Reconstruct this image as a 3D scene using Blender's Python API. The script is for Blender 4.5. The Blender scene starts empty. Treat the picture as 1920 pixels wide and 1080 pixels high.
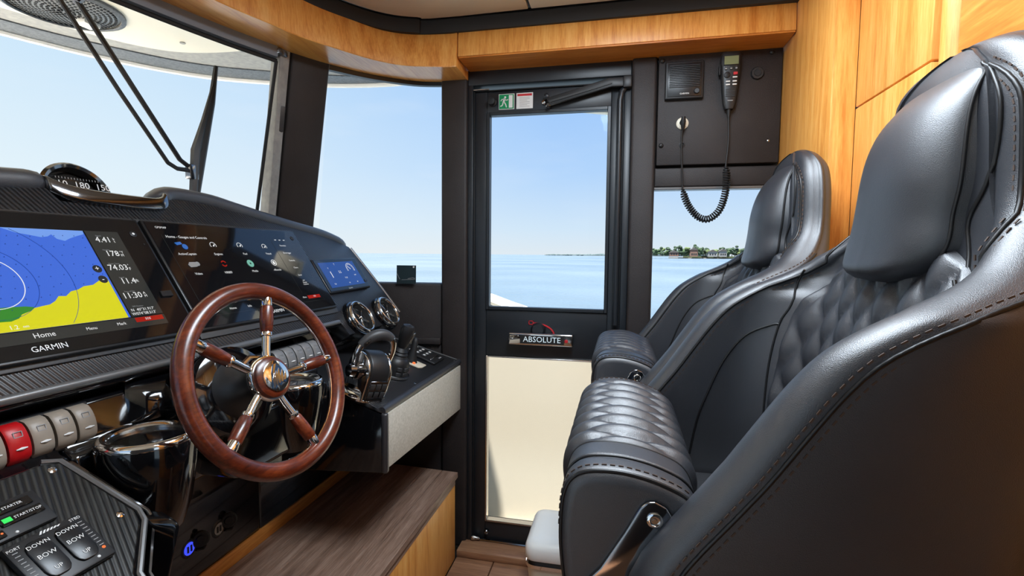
import bpy, bmesh, math, random
from mathutils import Vector, Matrix
random.seed(7)
SC = bpy.context.scene
COL = SC.collection
PI = math.pi
V = Vector

# ------------------------------------------------------------------ camera, light, exposure
def make_camera():
    yaw, pitch, roll = math.radians(12.3), math.atan(63 / 940), math.radians(0.5)
    f0 = V((-math.sin(yaw), math.cos(yaw), 0)); r0 = V((math.cos(yaw), math.sin(yaw), 0)); u0 = V((0, 0, 1))
    f = f0 * math.cos(pitch) - u0 * math.sin(pitch)
    u = u0 * math.cos(pitch) + f0 * math.sin(pitch)
    r = r0 * math.cos(roll) + u * math.sin(roll)
    u2 = u * math.cos(roll) - r0 * math.sin(roll)
    m = Matrix((r, u2, -f)).transposed().to_4x4()
    m.translation = (0, 0, 1.22)
    cam = bpy.data.cameras.new('camera'); cam.sensor_width = 36; cam.lens = 36 * 940 / 1920
    cam.clip_start = 0.02; cam.clip_end = 20000
    o = bpy.data.objects.new('camera', cam); o.matrix_world = m; COL.objects.link(o); SC.camera = o
make_camera()

SC.view_settings.view_transform = 'Standard'
SC.view_settings.look = 'None'
SC.view_settings.gamma = 1
SC.view_settings.use_curve_mapping = False
SC.view_settings.exposure = 0.0
SKY_STRENGTH = 1.0
SUN_ENERGY = 26.0

def make_world():
    w = bpy.data.worlds.new('sky'); SC.world = w; w.use_nodes = True
    n, l = w.node_tree.nodes, w.node_tree.links
    n.clear()
    out = n.new('ShaderNodeOutputWorld'); bg = n.new('ShaderNodeBackground')
    tc = n.new('ShaderNodeTexCoord'); sep = n.new('ShaderNodeSeparateXYZ')
    l.new(tc.outputs['Generated'], sep.inputs[0])
    def grad(stops):
        r = n.new('ShaderNodeValToRGB'); l.new(sep.outputs['Z'], r.inputs[0])
        e = r.color_ramp.elements
        while len(e) < len(stops): e.new(0.5)
        for k, (p, c) in enumerate(stops):
            e[k].position = p; e[k].color = (*c, 1)
        return r
    away = grad([(0.0, (.86, .89, .89)), (.05, (.74, .86, .95)), (.16, (.52, .72, .98)), (.40, (.32, .56, .96)), (1.0, (.15, .36, .85))])
    toward = grad([(0.0, (.86, .92, .93)), (.12, (.79, .91, .97)), (.40, (.58, .80, .98)), (1.0, (.28, .5, .9))])
    # the sky is paler on the sun's side (towards the bow)
    dot = n.new('ShaderNodeVectorMath'); dot.operation = 'DOT_PRODUCT'; dot.inputs[1].default_value = (-0.95, 0.3, 0)
    l.new(tc.outputs['Generated'], dot.inputs[0])
    mr = n.new('ShaderNodeMapRange'); mr.inputs[1].default_value = .42; mr.inputs[2].default_value = .98
    l.new(dot.outputs['Value'], mr.inputs[0])
    mix = n.new('ShaderNodeMix'); mix.data_type = 'RGBA'
    l.new(mr.outputs[0], mix.inputs[0]); l.new(away.outputs[0], mix.inputs[6]); l.new(toward.outputs[0], mix.inputs[7])
    # thin cirrus
    mp = n.new('ShaderNodeMapping'); mp.inputs['Scale'].default_value = (2.2, 2.2, 9); l.new(tc.outputs['Generated'], mp.inputs[0])
    ns = n.new('ShaderNodeTexNoise'); ns.inputs['Scale'].default_value = 1.6; ns.inputs['Detail'].default_value = 6
    l.new(mp.outputs[0], ns.inputs[0])
    cr = n.new('ShaderNodeMapRange'); cr.inputs[1].default_value = .55; cr.inputs[2].default_value = .85; cr.inputs[4].default_value = .22
    l.new(ns.outputs[0], cr.inputs[0])
    m2 = n.new('ShaderNodeMix'); m2.data_type = 'RGBA'; m2.inputs[7].default_value = (.95, .96, .97, 1)
    l.new(cr.outputs[0], m2.inputs[0]); l.new(mix.outputs[2], m2.inputs[6])
    l.new(m2.outputs[2], bg.inputs[0]); bg.inputs[1].default_value = SKY_STRENGTH
    l.new(bg.outputs[0], out.inputs[0])
make_world()

def make_sun():
    d = bpy.data.lights.new('sun', 'SUN'); d.energy = SUN_ENERGY; d.angle = math.radians(1.0); d.color = (1, .93, .82)
    o = bpy.data.objects.new('sun', d); COL.objects.link(o)
    v = V((.15, .21, -1.0))          # travel direction: from the bow, port side, high
    o.rotation_euler = v.to_track_quat('-Z', 'Y').to_euler()
make_sun()

def area(name, loc, target, sx, sy, power, color):
    d = bpy.data.lights.new(name, 'AREA'); d.shape = 'RECTANGLE'; d.size = sx; d.size_y = sy; d.energy = power; d.color = color
    o = bpy.data.objects.new(name, d); COL.objects.link(o); o.location = loc
    o.rotation_euler = (V(target) - V(loc)).to_track_quat('-Z', 'Y').to_euler()
for _x, _y, _p in ((.05, .90, 9), (.05, 1.20, 9), (.06, .66, 7)):  # added cool fill lamps without fixtures, lifting the interior brightness
    area('added_fill_light', (_x, _y, 2.075), (_x - .02, _y, 0), .40, .40, _p * 1.15, (.78, .89, 1.0))

# ------------------------------------------------------------------ materials
def srgb(r, g, b):
    f = lambda c: c / 12.92 if c <= .04045 else ((c + .055) / 1.055) ** 2.4
    return (f(r / 255), f(g / 255), f(b / 255))

def base_mat(name, color, rough=.5, metal=0.0, spec=.5, coat=0.0, emit=None, estr=0.0, coat_rough=.05):
    m = bpy.data.materials.new(name); m.use_nodes = True
    p = m.node_tree.nodes['Principled BSDF']
    p.inputs['Base Color'].default_value = (*color, 1); p.inputs['Roughness'].default_value = rough
    p.inputs['Metallic'].default_value = metal; p.inputs['Specular IOR Level'].default_value = spec
    p.inputs['Coat Weight'].default_value = coat; p.inputs['Coat Roughness'].default_value = coat_rough
    if emit:
        p.inputs['Emission Color'].default_value = (*emit, 1); p.inputs['Emission Strength'].default_value = estr
    return m

def nodes(m): return m.node_tree.nodes, m.node_tree.links, m.node_tree.nodes['Principled BSDF']

def add_bump(m, tex='noise', scale=60, strength=.2, dist=.002, detail=3):
    n, l, p = nodes(m)
    tc = n.new('ShaderNodeTexCoord')
    if tex == 'voronoi':
        t = n.new('ShaderNodeTexVoronoi'); t.inputs['Scale'].default_value = scale; o = t.outputs['Distance']
    else:
        t = n.new('ShaderNodeTexNoise'); t.inputs['Scale'].default_value = scale; t.inputs['Detail'].default_value = detail; o = t.outputs[0]
    l.new(tc.outputs['Object'], t.inputs['Vector'])
    b = n.new('ShaderNodeBump'); b.inputs['Strength'].default_value = strength; b.inputs['Distance'].default_value = dist
    l.new(o, b.inputs['Height']); l.new(b.outputs[0], p.inputs['Normal'])
    return m

def speckle(m, c1, c2, scale=40, detail=4):
    n, l, p = nodes(m)
    tc = n.new('ShaderNodeTexCoord'); t = n.new('ShaderNodeTexNoise'); t.inputs['Scale'].default_value = scale; t.inputs['Detail'].default_value = detail
    r = n.new('ShaderNodeValToRGB'); r.color_ramp.elements[0].position = .3; r.color_ramp.elements[1].position = .7
    r.color_ramp.elements[0].color = (*c1, 1); r.color_ramp.elements[1].color = (*c2, 1)
    l.new(tc.outputs['Object'], t.inputs['Vector']); l.new(t.outputs[0], r.inputs[0]); l.new(r.outputs[0], p.inputs['Base Color'])
    return m

def wood(name, c1, c2, c3, axis, stretch=14, scale=6, rough=.45, coat=.10):
    """grain runs along axis 0/1/2"""
    m = base_mat(name, c2, rough, coat=coat, coat_rough=.25)
    n, l, p = nodes(m)
    tc = n.new('ShaderNodeTexCoord'); mp = n.new('ShaderNodeMapping')
    s = [stretch] * 3; s[axis] = .9; mp.inputs['Scale'].default_value = s
    l.new(tc.outputs['Object'], mp.inputs[0])
    big = n.new('ShaderNodeTexNoise'); big.inputs['Scale'].default_value = scale * .35; big.inputs['Detail'].default_value = 3; big.inputs['Distortion'].default_value = .6
    fine = n.new('ShaderNodeTexNoise'); fine.inputs['Scale'].default_value = scale * 2.4; fine.inputs['Detail'].default_value = 6; fine.inputs['Roughness'].default_value = .65
    l.new(mp.outputs[0], big.inputs[0]); l.new(mp.outputs[0], fine.inputs[0])
    mx = n.new('ShaderNodeMix'); mx.data_type = 'FLOAT'; mx.inputs[0].default_value = .5
    l.new(big.outputs[0], mx.inputs[2]); l.new(fine.outputs[0], mx.inputs[3])
    r = n.new('ShaderNodeValToRGB'); e = r.color_ramp.elements; e.new(.5)
    e[0].position, e[1].position, e[2].position = .36, .5, .64
    for k, c in enumerate((c1, c2, c3)): e[k].color = (*c, 1)
    l.new(mx.outputs[0], r.inputs[0]); l.new(r.outputs[0], p.inputs['Base Color'])
    b = n.new('ShaderNodeBump'); b.inputs['Strength'].default_value = .06; b.inputs['Distance'].default_value = .001
    l.new(fine.outputs[0], b.inputs['Height']); l.new(b.outputs[0], p.inputs['Normal'])
    return m

def carbon(name, d1, pitch, c1=(.004, .004, .005), c2=(.030, .031, .034), rough=.32):
    """twill weave: diagonal ribs along the normal d1 with a fine cross weave"""
    m = base_mat(name, c1, rough, spec=.5)
    n, l, p = nodes(m)
    tc = n.new('ShaderNodeTexCoord')
    def wave(d, pt):
        v = n.new('ShaderNodeVectorMath'); v.operation = 'DOT_PRODUCT'
        dd = V(d).normalized() * (2 * PI / pt); v.inputs[1].default_value = dd
        l.new(tc.outputs['Object'], v.inputs[0])
        s = n.new('ShaderNodeMath'); s.operation = 'SINE'; l.new(v.outputs['Value'], s.inputs[0]); return s
    a = wave(d1, pitch)
    r = n.new('ShaderNodeMapRange'); r.inputs[1].default_value = -.5; r.inputs[2].default_value = .9
    l.new(a.outputs[0], r.inputs[0])
    mx = n.new('ShaderNodeMix'); mx.data_type = 'RGBA'; mx.inputs[6].default_value = (*c1, 1); mx.inputs[7].default_value = (*c2, 1)
    l.new(r.outputs[0], mx.inputs[0]); l.new(mx.outputs[2], p.inputs['Base Color'])
    b = n.new('ShaderNodeBump'); b.inputs['Strength'].default_value = .35; b.inputs['Distance'].default_value = .0012
    l.new(a.outputs[0], b.inputs['Height']); l.new(b.outputs[0], p.inputs['Normal'])
    return m

def glass_mat(name, tint=(1, 1, 1), gloss=.06):
    m = bpy.data.materials.new(name); m.use_nodes = True
    n, l = m.node_tree.nodes, m.node_tree.links
    n.clear()
    out = n.new('ShaderNodeOutputMaterial'); tr = n.new('ShaderNodeBsdfTransparent'); gl = n.new('ShaderNodeBsdfGlossy')
    tr.inputs[0].default_value = (*tint, 1); gl.inputs['Roughness'].default_value = .01
    lw = n.new('ShaderNodeFresnel'); lw.inputs[0].default_value = 1.25
    ml = n.new('ShaderNodeMath'); ml.operation = 'MULTIPLY'; ml.inputs[1].default_value = gloss * 6
    l.new(lw.outputs[0], ml.inputs[0])
    mx = n.new('ShaderNodeMixShader'); l.new(ml.outputs[0], mx.inputs[0]); l.new(tr.outputs[0], mx.inputs[1]); l.new(gl.outputs[0], mx.inputs[2])
    l.new(mx.outputs[0], out.inputs[0])
    return m

M = {}
def leather(name, c1, c2, rough=.36, scale=420, st=.22):
    m = base_mat(name, c1, rough, spec=1.0, coat=.4, coat_rough=.38); speckle(m, c1, c2, 9, 2); add_bump(m, 'voronoi', scale, st, .0012); return m
M['leather'] = leather('dark_brown_leather', (.017, .0185, .024), (.024, .0255, .032), .42, 1000, .26)
M['leather_in'] = leather('dark_brown_leather_panel', (.016, .016, .018), (.022, .022, .025), .40)
M['thread'] = base_mat('brown_thread', (.075, .046, .032), .6)
M['piping'] = base_mat('black_piping', (.008, .007, .007), .4)
M['wallskin'] = add_bump(speckle(base_mat('brown_wall_covering', (.022, .017, .0165), .55, spec=.45), (.020, .0155, .015), (.028, .022, .021), 9, 2), 'voronoi', 420, .35, .0015)
M['blackframe'] = add_bump(base_mat('black_door_frame', (.012, .015, .019), .38), 'noise', 900, .06, .0005)
M['framegrey'] = base_mat('grey_painted_frame', (.20, .22, .25), .5)
M['rubber'] = base_mat('black_rubber', (.008, .008, .009), .55)
M['plastic'] = add_bump(base_mat('black_plastic', (.014, .014, .015), .42), 'noise', 700, .1, .0006)
M['plastic_grey'] = base_mat('charcoal_plastic', (.045, .045, .047), .45)
M['gloss'] = base_mat('black_lacquer', (.004, .004, .005), .09, spec=.6, coat=.6)
M['chrome'] = base_mat('polished_chrome', (.82, .80, .77), .08, 1.0)
M['steel'] = base_mat('brushed_steel', (.55, .53, .50), .25, 1.0)
M['darkchrome'] = base_mat('dark_chrome', (.22, .22, .23), .12, 1.0)
M['alu'] = base_mat('grey_anodised_metal', (.20, .20, .20), .34, .6)
T1, T2, T3 = srgb(208, 130, 52), srgb(231, 160, 76), srgb(242, 182, 100)
M['teak_z'] = wood('teak_vertical_grain', T1, T2, T3, 2)
M['teak_x'] = wood('teak_long_grain', srgb(176, 98, 28), srgb(204, 126, 46), srgb(220, 146, 66), 0, 12, 5)
M['teak_y'] = wood('teak_cross_grain', srgb(180, 104, 36), T1, T2, 1, 12, 5)
M['teak_gloss'] = wood('lacquered_teak', T1, T2, T3, 1, 12, 5, .30, .6)
M['teak_gloss'].node_tree.nodes['Principled BSDF'].inputs['Coat Roughness'].default_value = .18
M['oak_y'] = wood('grey_brown_oak_boards', srgb(104, 78, 63), srgb(136, 108, 91), srgb(164, 136, 118), 1, 16, 7, .5, .05)
M['floorwood'] = wood('tan_floor_boards', srgb(120, 84, 60), srgb(150, 108, 78), srgb(170, 128, 94), 0, 12, 6, .5, .05)
M['mahogany'] = wood('mahogany', srgb(58, 18, 8), srgb(96, 36, 16), srgb(132, 58, 26), 1, 5, 14, .3, .5)
M['cream'] = add_bump(base_mat('cream_headliner', srgb(226, 219, 205), .55), 'noise', 400, .08, .0006)
M['band'] = add_bump(base_mat('charcoal_headliner_band', (.020, .022, .025), .7), 'noise', 600, .2, .001)
M['gelcoat'] = base_mat('cream_gelcoat', srgb(236, 228, 208), .3)
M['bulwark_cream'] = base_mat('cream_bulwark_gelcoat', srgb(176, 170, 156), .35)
M['navy'] = base_mat('dark_blue_enamel', (.02, .05, .10), .15)
M['white'] = base_mat('white_gelcoat', srgb(240, 238, 232), .3)
M['gelgrey'] = speckle(base_mat('grey_gelcoat', srgb(90, 94, 100), .5), srgb(72, 77, 84), srgb(108, 112, 116), 90, 6)
M['gelmid'] = speckle(base_mat('pale_grey_gelcoat', srgb(150, 149, 146), .5), srgb(138, 138, 136), srgb(162, 160, 155), 40, 5)
M['fabric'] = add_bump(speckle(base_mat('off_white_panel', srgb(205, 200, 186), .75), srgb(192, 187, 172), srgb(216, 211, 198), 160), 'noise', 500, .2, .001)
M['carbon_d'] = carbon('carbon_twill_dash', (0, .85, .50), .0085)
M['carbon_c'] = carbon('carbon_twill_console', (0.25, 1, .0), .0075)
M['carbon_t'] = carbon('carbon_twill_panel', (.30, 1, -.2), .0085, (.005, .005, .005), (.032, .032, .029))
M['screen_off'] = base_mat('black_screen_glass', (.006, .006, .007), .05, spec=.5)
M['bezel'] = base_mat('black_screen_bezel', (.010, .010, .011), .32)
def emis(name, c, s=1.0): return base_mat(name, (.004, .004, .004), .06, emit=c, estr=s)
M['map_sea'] = emis('lit_screen_blue', srgb(66, 112, 226), .9)
M['map_shoal'] = emis('lit_screen_pale_blue', srgb(120, 165, 245), .9)
M['map_land'] = emis('lit_screen_yellow', srgb(226, 222, 30), .9)
M['map_green'] = emis('lit_screen_green', srgb(60, 150, 50), .8)
M['lit_white'] = emis('lit_screen_white', (.85, .86, .86), 1)
M['lit_dim'] = emis('lit_screen_grey', (.32, .33, .34), .8)
M['lit_bar'] = emis('lit_screen_dark_bar', (.035, .037, .035), .8)
M['lit_red'] = emis('lit_screen_red', srgb(180, 32, 20), .8)
M['lit_blue'] = emis('lit_screen_icon_blue', srgb(50, 110, 190), .9)
M['lit_display'] = emis('lit_display_blue', srgb(26, 78, 176), .55)
M['lit_line'] = emis('lit_screen_line_blue', srgb(24, 60, 150), .8)
M['led_green'] = emis('green_indicator', (.05, .9, .15), 1)
M['led_orange'] = emis('orange_indicator', (1, .22, .06), 1)
M['led_blue'] = emis('blue_indicator', (.05, .08, 1), 1)
M['ink_white'] = base_mat('white_print', (.80, .80, .78), .5)
M['ink_grey'] = base_mat('grey_print', (.30, .30, .30), .5)
M['ink_red'] = base_mat('red_print', srgb(190, 36, 44), .5)
M['ink_black'] = base_mat('black_print', (.01, .01, .01), .5)
M['sign_green'] = base_mat('green_sign', srgb(0, 140, 84), .4)
M['sign_white'] = base_mat('white_sticker', srgb(225, 225, 222), .4)
M['switch_grey'] = add_bump(base_mat('taupe_rocker', srgb(150, 138, 124), .42), 'noise', 300, .06, .0006)
M['switch_red'] = base_mat('red_rocker', srgb(186, 16, 22), .38)
M['switch_far'] = base_mat('grey_rocker', srgb(122, 122, 122), .42)
M['lcd'] = base_mat('lcd_olive', srgb(120, 126, 88), .3)
M['hull_glass'] = glass_mat('window_glass', (.98, .99, 1.0), .06)
M['side_glass'] = glass_mat('tinted_side_glass', (.93, .965, 1.0), .06)
M['bin_white'] = base_mat('cream_plastic', srgb(222, 212, 190), .35)
M['booklet'] = base_mat('dark_green_cover', (.012, .028, .032), .4)
M['sea'] = None
def sea_mat():
    m = base_mat('sea_water', srgb(120, 175, 205), .22, spec=.5)
    n, l, p = nodes(m)
    tc = n.new('ShaderNodeTexCoord')
    bs = []
    for sc, st, ds in ((.55, .5, .5), (.06, .5, 1.5), (2.6, .35, .10)):
        mp = n.new('ShaderNodeMapping'); mp.inputs['Scale'].default_value = (sc, sc * 2.2, sc)
        t = n.new('ShaderNodeTexNoise'); t.inputs['Scale'].default_value = 1; t.inputs['Detail'].default_value = 5
        l.new(tc.outputs['Object'], mp.inputs[0]); l.new(mp.outputs[0], t.inputs[0])
        b = n.new('ShaderNodeBump'); b.inputs['Strength'].default_value = st; b.inputs['Distance'].default_value = ds
        l.new(t.outputs[0], b.inputs['Height'])
        if bs: l.new(bs[-1].outputs[0], b.inputs['Normal'])
        bs.append(b)
    l.new(bs[-1].outputs[0], p.inputs['Normal'])
    big = n.new('ShaderNodeTexNoise'); big.inputs['Scale'].default_value = .02; big.inputs['Detail'].default_value = 4
    l.new(tc.outputs['Object'], big.inputs[0])
    r = n.new('ShaderNodeValToRGB'); r.color_ramp.elements[0].position = .35; r.color_ramp.elements[1].position = .68
    r.color_ramp.elements[0].color = (*srgb(70, 86, 98), 1); r.color_ramp.elements[1].color = (*srgb(96, 108, 116), 1)
    l.new(big.outputs[0], r.inputs[0]); l.new(r.outputs[0], p.inputs['Base Color'])
    return m
M['sea'] = sea_mat()

# ------------------------------------------------------------------ mesh builder
class MB:
    def __init__(s): s.v = []; s.f = []
    def add(s, vs, fs):
        k = len(s.v); s.v += [V(p) for p in vs]; s.f += [tuple(i + k for i in f) for f in fs]; return s
    def box(s, x0, x1, y0, y1, z0, z1):
        return s.add([(x, y, z) for x in (x0, x1) for y in (y0, y1) for z in (z0, z1)],
                     [(0, 1, 3, 2), (4, 6, 7, 5), (0, 4, 5, 1), (2, 3, 7, 6), (0, 2, 6, 4), (1, 5, 7, 3)])
    def obox(s, c, ax, h):
        c = V(c); ax = [V(a).normalized() for a in ax]
        vs = [c + ax[0] * (i * h[0]) + ax[1] * (j * h[1]) + ax[2] * (k * h[2]) for i in (-1, 1) for j in (-1, 1) for k in (-1, 1)]
        return s.add(vs, [(0, 1, 3, 2), (4, 6, 7, 5), (0, 4, 5, 1), (2, 3, 7, 6), (0, 2, 6, 4), (1, 5, 7, 3)])
    def prism(s, pts, off):
        """closed 3D polygon pushed along off"""
        pts = [V(p) for p in pts]; off = V(off); n = len(pts)
        return s.add(pts + [p + off for p in pts], [tuple(range(n))[::-1], tuple(range(n, 2 * n))] + [(i, (i + 1) % n, n + (i + 1) % n, n + i) for i in range(n)])
    def loft(s, rings, closed=True, caps=True):
        m = len(rings[0]); k = [p for r in rings for p in r]; fs = []
        for a in range(len(rings) - 1):
            for i in range(m if closed else m - 1):
                j = (i + 1) % m
                fs.append((a * m + i, a * m + j, (a + 1) * m + j, (a + 1) * m + i))
        if caps and closed:
            fs.append(tuple(range(m))[::-1]); fs.append(tuple((len(rings) - 1) * m + i for i in range(m)))
        return s.add(k, fs)
    def cyl(s, p0, p1, r0, r1=None, seg=20, caps=True):
        return s.tube([p0, p1], [r0, r0 if r1 is None else r1], seg, caps=caps)
    def tube(s, path, r, seg=8, closed=False, caps=True, up=None):
        path = [V(p) for p in path]; n = len(path)
        rs = list(r) if isinstance(r, (list, tuple)) else [r] * n
        tan = []
        for i in range(n):
            a = path[(i - 1) % n] if (closed or i > 0) else path[i]
            b = path[(i + 1) % n] if (closed or i < n - 1) else path[i]
            d = b - a; tan.append(d.normalized() if d.length > 1e-9 else V((0, 0, 1)))
        ref = V(up) if up else (V((0, 0, 1)) if abs(tan[0].z) < .9 else V((1, 0, 0)))
        nx = (ref - tan[0] * ref.dot(tan[0])).normalized()
        rings = []
        for i in range(n):
            if i: nx = (nx - tan[i] * nx.dot(tan[i])).normalized()
            ny = tan[i].cross(nx)
            rr = rs[i] if isinstance(rs[i], (tuple, list)) else (rs[i], rs[i])
            rings.append([path[i] + nx * (rr[0] * math.cos(2 * PI * k / seg)) + ny * (rr[1] * math.sin(2 * PI * k / seg)) for k in range(seg)])
        if closed:
            rings.append(rings[0]); return s.loft(rings, True, False)
        return s.loft(rings, True, caps)
    def lathe(s, c, axis, prof, seg=32, caps=True):
        """prof: (radius, height along axis)"""
        c = V(c); ax = V(axis).normalized(); t = V((0, 0, 1)) if abs(ax.z) < .9 else V((1, 0, 0))
        u = (t - ax * t.dot(ax)).normalized(); w = ax.cross(u)
        rings = [[c + ax * h + (u * math.cos(2 * PI * k / seg) + w * math.sin(2 * PI * k / seg)) * max(r, 1e-5) for k in range(seg)] for r, h in prof]
        return s.loft(rings, True, caps)
    def torus(s, c, axis, R, r, seg=40, rs=10, squash=1.0):
        c = V(c); ax = V(axis).normalized(); t = V((0, 0, 1)) if abs(ax.z) < .9 else V((1, 0, 0))
        u = (t - ax * t.dot(ax)).normalized(); w = ax.cross(u)
        rings = []
        for k in range(seg + 1):
            d = u * math.cos(2 * PI * k / seg) + w * math.sin(2 * PI * k / seg)
            rings.append([c + d * (R + r * math.cos(2 * PI * j / rs)) + ax * (r * squash * math.sin(2 * PI * j / rs)) for j in range(rs)])
        return s.loft(rings, True, False)
    def grid(s, fn, nu, nv, closed_u=False):
        vs = [fn(i / nu, j / nv) for j in range(nv + 1) for i in range(nu + 1)]
        fs = [(j * (nu + 1) + i, j * (nu + 1) + i + 1, (j + 1) * (nu + 1) + i + 1, (j + 1) * (nu + 1) + i) for j in range(nv) for i in range(nu)]
        return s.add(vs, fs)
    def ball(s, c, r, seg=14, rings=8):
        c = V(c); r = (r, r, r) if not isinstance(r, (tuple, list)) else r
        vs = [c + V((0, 0, -r[2]))]; fs = []
        for j in range(1, rings):
            a = -PI / 2 + PI * j / rings
            for i in range(seg):
                b = 2 * PI * i / seg; vs.append(c + V((r[0] * math.cos(a) * math.cos(b), r[1] * math.cos(a) * math.sin(b), r[2] * math.sin(a))))
        vs.append(c + V((0, 0, r[2]))); t = len(vs) - 1
        for i in range(seg):
            k = (i + 1) % seg; fs.append((0, 1 + k, 1 + i)); b = 1 + (rings - 2) * seg; fs.append((t, b + i, b + k))
        for j in range(rings - 2):
            for i in range(seg):
                k = (i + 1) % seg; fs.append((1 + j * seg + i, 1 + j * seg + k, 1 + (j + 1) * seg + k, 1 + (j + 1) * seg + i))
        return s.add(vs, fs)
    def text(s, string, o, u, w, size, align='LEFT', depth=0.0):
        c = bpy.data.curves.new('t', 'FONT'); c.body = string; c.size = size; c.resolution_u = 2; c.align_x = align; c.align_y = 'CENTER'
        ob = bpy.data.objects.new('t', c); me = bpy.data.meshes.new_from_object(ob)
        o, u, w = V(o), V(u).normalized(), V(w).normalized(); n = u.cross(w)
        vs = [o + u * p.co.x + w * p.co.y + n * depth for p in me.vertices]
        s.add(vs, [tuple(p.vertices) for p in me.polygons])
        bpy.data.meshes.remove(me); bpy.data.objects.remove(ob); bpy.data.curves.remove(c); return s
    def build(s, name, mat, parent=None, bevel=0, seg=2, smooth=True, angle=40, kind=None, label=None, flip=True):
        org = root_loc(parent) if parent else V((0, 0, 0))
        me = bpy.data.meshes.new(name)
        me.from_pydata([tuple(p - org) for p in s.v], [], s.f)
        bm = bmesh.new(); bm.from_mesh(me)
        if flip: bmesh.ops.recalc_face_normals(bm, faces=bm.faces)
        if bevel:
            ed = [e for e in bm.edges if len(e.link_faces) == 2 and e.calc_face_angle(0) > math.radians(25)]
            bmesh.ops.bevel(bm, geom=ed, offset=bevel, segments=seg, affect='EDGES', clamp_overlap=True, profile=.5)
        bm.to_mesh(me); bm.free()
        if smooth:
            me.polygons.foreach_set('use_smooth', [True] * len(me.polygons)); me.set_sharp_from_angle(angle=math.radians(angle))
        me.materials.append(M[mat] if isinstance(mat, str) else mat)
        o = bpy.data.objects.new(name, me); COL.objects.link(o)
        if parent: o.parent = parent
        if kind: o['kind'] = kind
        if label: o['label'] = label
        return o

def root_loc(o):
    while o.parent: o = o.parent
    return V(o.location)

def thing(name, label, cat, loc=(0, 0, 0), group=None):
    o = bpy.data.objects.new(name, None); COL.objects.link(o); o.location = loc; o.empty_display_size = .05
    o['label'] = label; o['category'] = cat
    if group: o['group'] = group
    return o

def tag(o, label, cat, group=None):
    o['label'] = label; o['category'] = cat
    if group: o['group'] = group
    return o

def struct(name, loc=(0, 0, 0), label=None):
    o = bpy.data.objects.new(name, None); COL.objects.link(o); o.location = loc; o.empty_display_size = .05; o['kind'] = 'structure'
    if label: o['label'] = label
    return o

def copy_tree(o, parent=None):
    c = o.copy(); COL.objects.link(c)
    if parent: c.parent = parent
    for ch in list(o.children): copy_tree(ch, c)
    return c

def smooth_path(pts, n=8):
    pts = [V(p) for p in pts]; out = []
    for i in range(len(pts) - 1):
        p0 = pts[max(i - 1, 0)]; p1 = pts[i]; p2 = pts[i + 1]; p3 = pts[min(i + 2, len(pts) - 1)]
        for k in range(n):
            t = k / n
            out.append(.5 * ((2 * p1) + (p2 - p0) * t + (2 * p0 - 5 * p1 + 4 * p2 - p3) * t * t + (3 * p1 - p0 - 3 * p2 + p3) * t ** 3))
    out.append(pts[-1]); return out

def lerp_table(t, x):
    if x <= t[0][0]: return t[0][1]
    for (a, b), (c, d) in zip(t, t[1:]):
        if x <= c: return b + (d - b) * (x - a) / (c - a)
    return t[-1][1]

def smooth_table(t, k=6):
    p = smooth_path([(a, b, 0) for a, b in t], k); return [(q.x, q.y) for q in p]

# ================================================================== SETTING
X, Y, Z = V((1, 0, 0)), V((0, 1, 0)), V((0, 0, 1))

fl = struct('floor')
for k in range(12):
    MB().box(-.64 + k * .16, -.64 + k * .16 + .157, -1.5, 1.97, -.06, -.03).build('plank', 'floorwood', fl, .002, 1)
MB().box(-1.4, 3, -1.5, 2.1, -.12, -.062).build('subfloor', 'ink_black', fl)
MB().box(-.64, .03, 1.90, 2.06, -.03, .0).build('threshold', 'floorwood', fl, .004, 2)

# --- ceiling
CEIL = smooth_path([(.62, 1.825, 0), (-.612, 1.835, 0), (-.77, 1.812, 0), (-.87, 1.765, 0), (-.948, 1.68, 0), (-1.005, 1.585, 0), (-1.06, 1.46, 0),
                    (-1.14, 1.22, 0), (-1.22, .8, 0), (-1.27, .3, 0), (-1.3, -1.4, 0)], 4)
ce = struct('ceiling')
right = [V((p.x, p.y - .02, 2.09)) for p in CEIL if p.x > -.335]
right.append(V((-.335, 1.813, 2.09)))
MB().prism(right + [V((-.335, -1.4, 2.09)), V((3, -1.4, 2.09)), V((3, 1.8, 2.09))], (0, 0, .02)).build('panel', 'cream', ce, .004, 2)
left = [V((-.345, 1.813, 2.09))] + [V((p.x + .012, p.y - .018, 2.09)) for p in CEIL if p.x < -.36]
MB().prism(left + [V((-.345, -1.4, 2.09))], (0, 0, .02)).build('panel', 'cream', ce, .004, 2)
MB().box(-1.3, 3, -1.4, 2.0, 2.13, 2.19).build('roof_core', 'band', ce)
bd = MB().loft([[V((p.x, p.y, z)) for z in (2.045, 2.094)] + [V((p.x * 1.03, p.y + .03, z)) for z in (2.12, 2.045)] for p in CEIL])
bd.build('headliner_band', 'band', ce)

# --- teak valance round the cabin top
tr = struct('trim_1', label='curved teak valance over the windscreen and side window')
fb = smooth_path([(-.621, 1.833, 1.92), (-.665, 1.829, 1.92), (-.804, 1.79, 1.92), (-.896, 1.713, 1.92), (-.977, 1.592, 1.92), (-1.038, 1.486, 1.92), (-1.07, 1.39, 1.92),
                  (-1.122, 1.236, 1.92), (-1.19, .9, 1.92), (-1.25, .45, 1.92), (-1.28, -.2, 1.92), (-1.29, -1.2, 1.92)], 4)
ft = smooth_path([(-.621, 1.845, 2.047), (-.665, 1.846, 2.047), (-.79, 1.826, 2.047), (-.885, 1.772, 2.047), (-.955, 1.672, 2.047), (-1.012, 1.578, 2.047), (-1.052, 1.48, 2.047),
                  (-1.115, 1.30, 2.047), (-1.20, .9, 2.047), (-1.26, .45, 2.047), (-1.29, -.2, 2.047), (-1.30, -1.2, 2.047)], 4)
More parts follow.
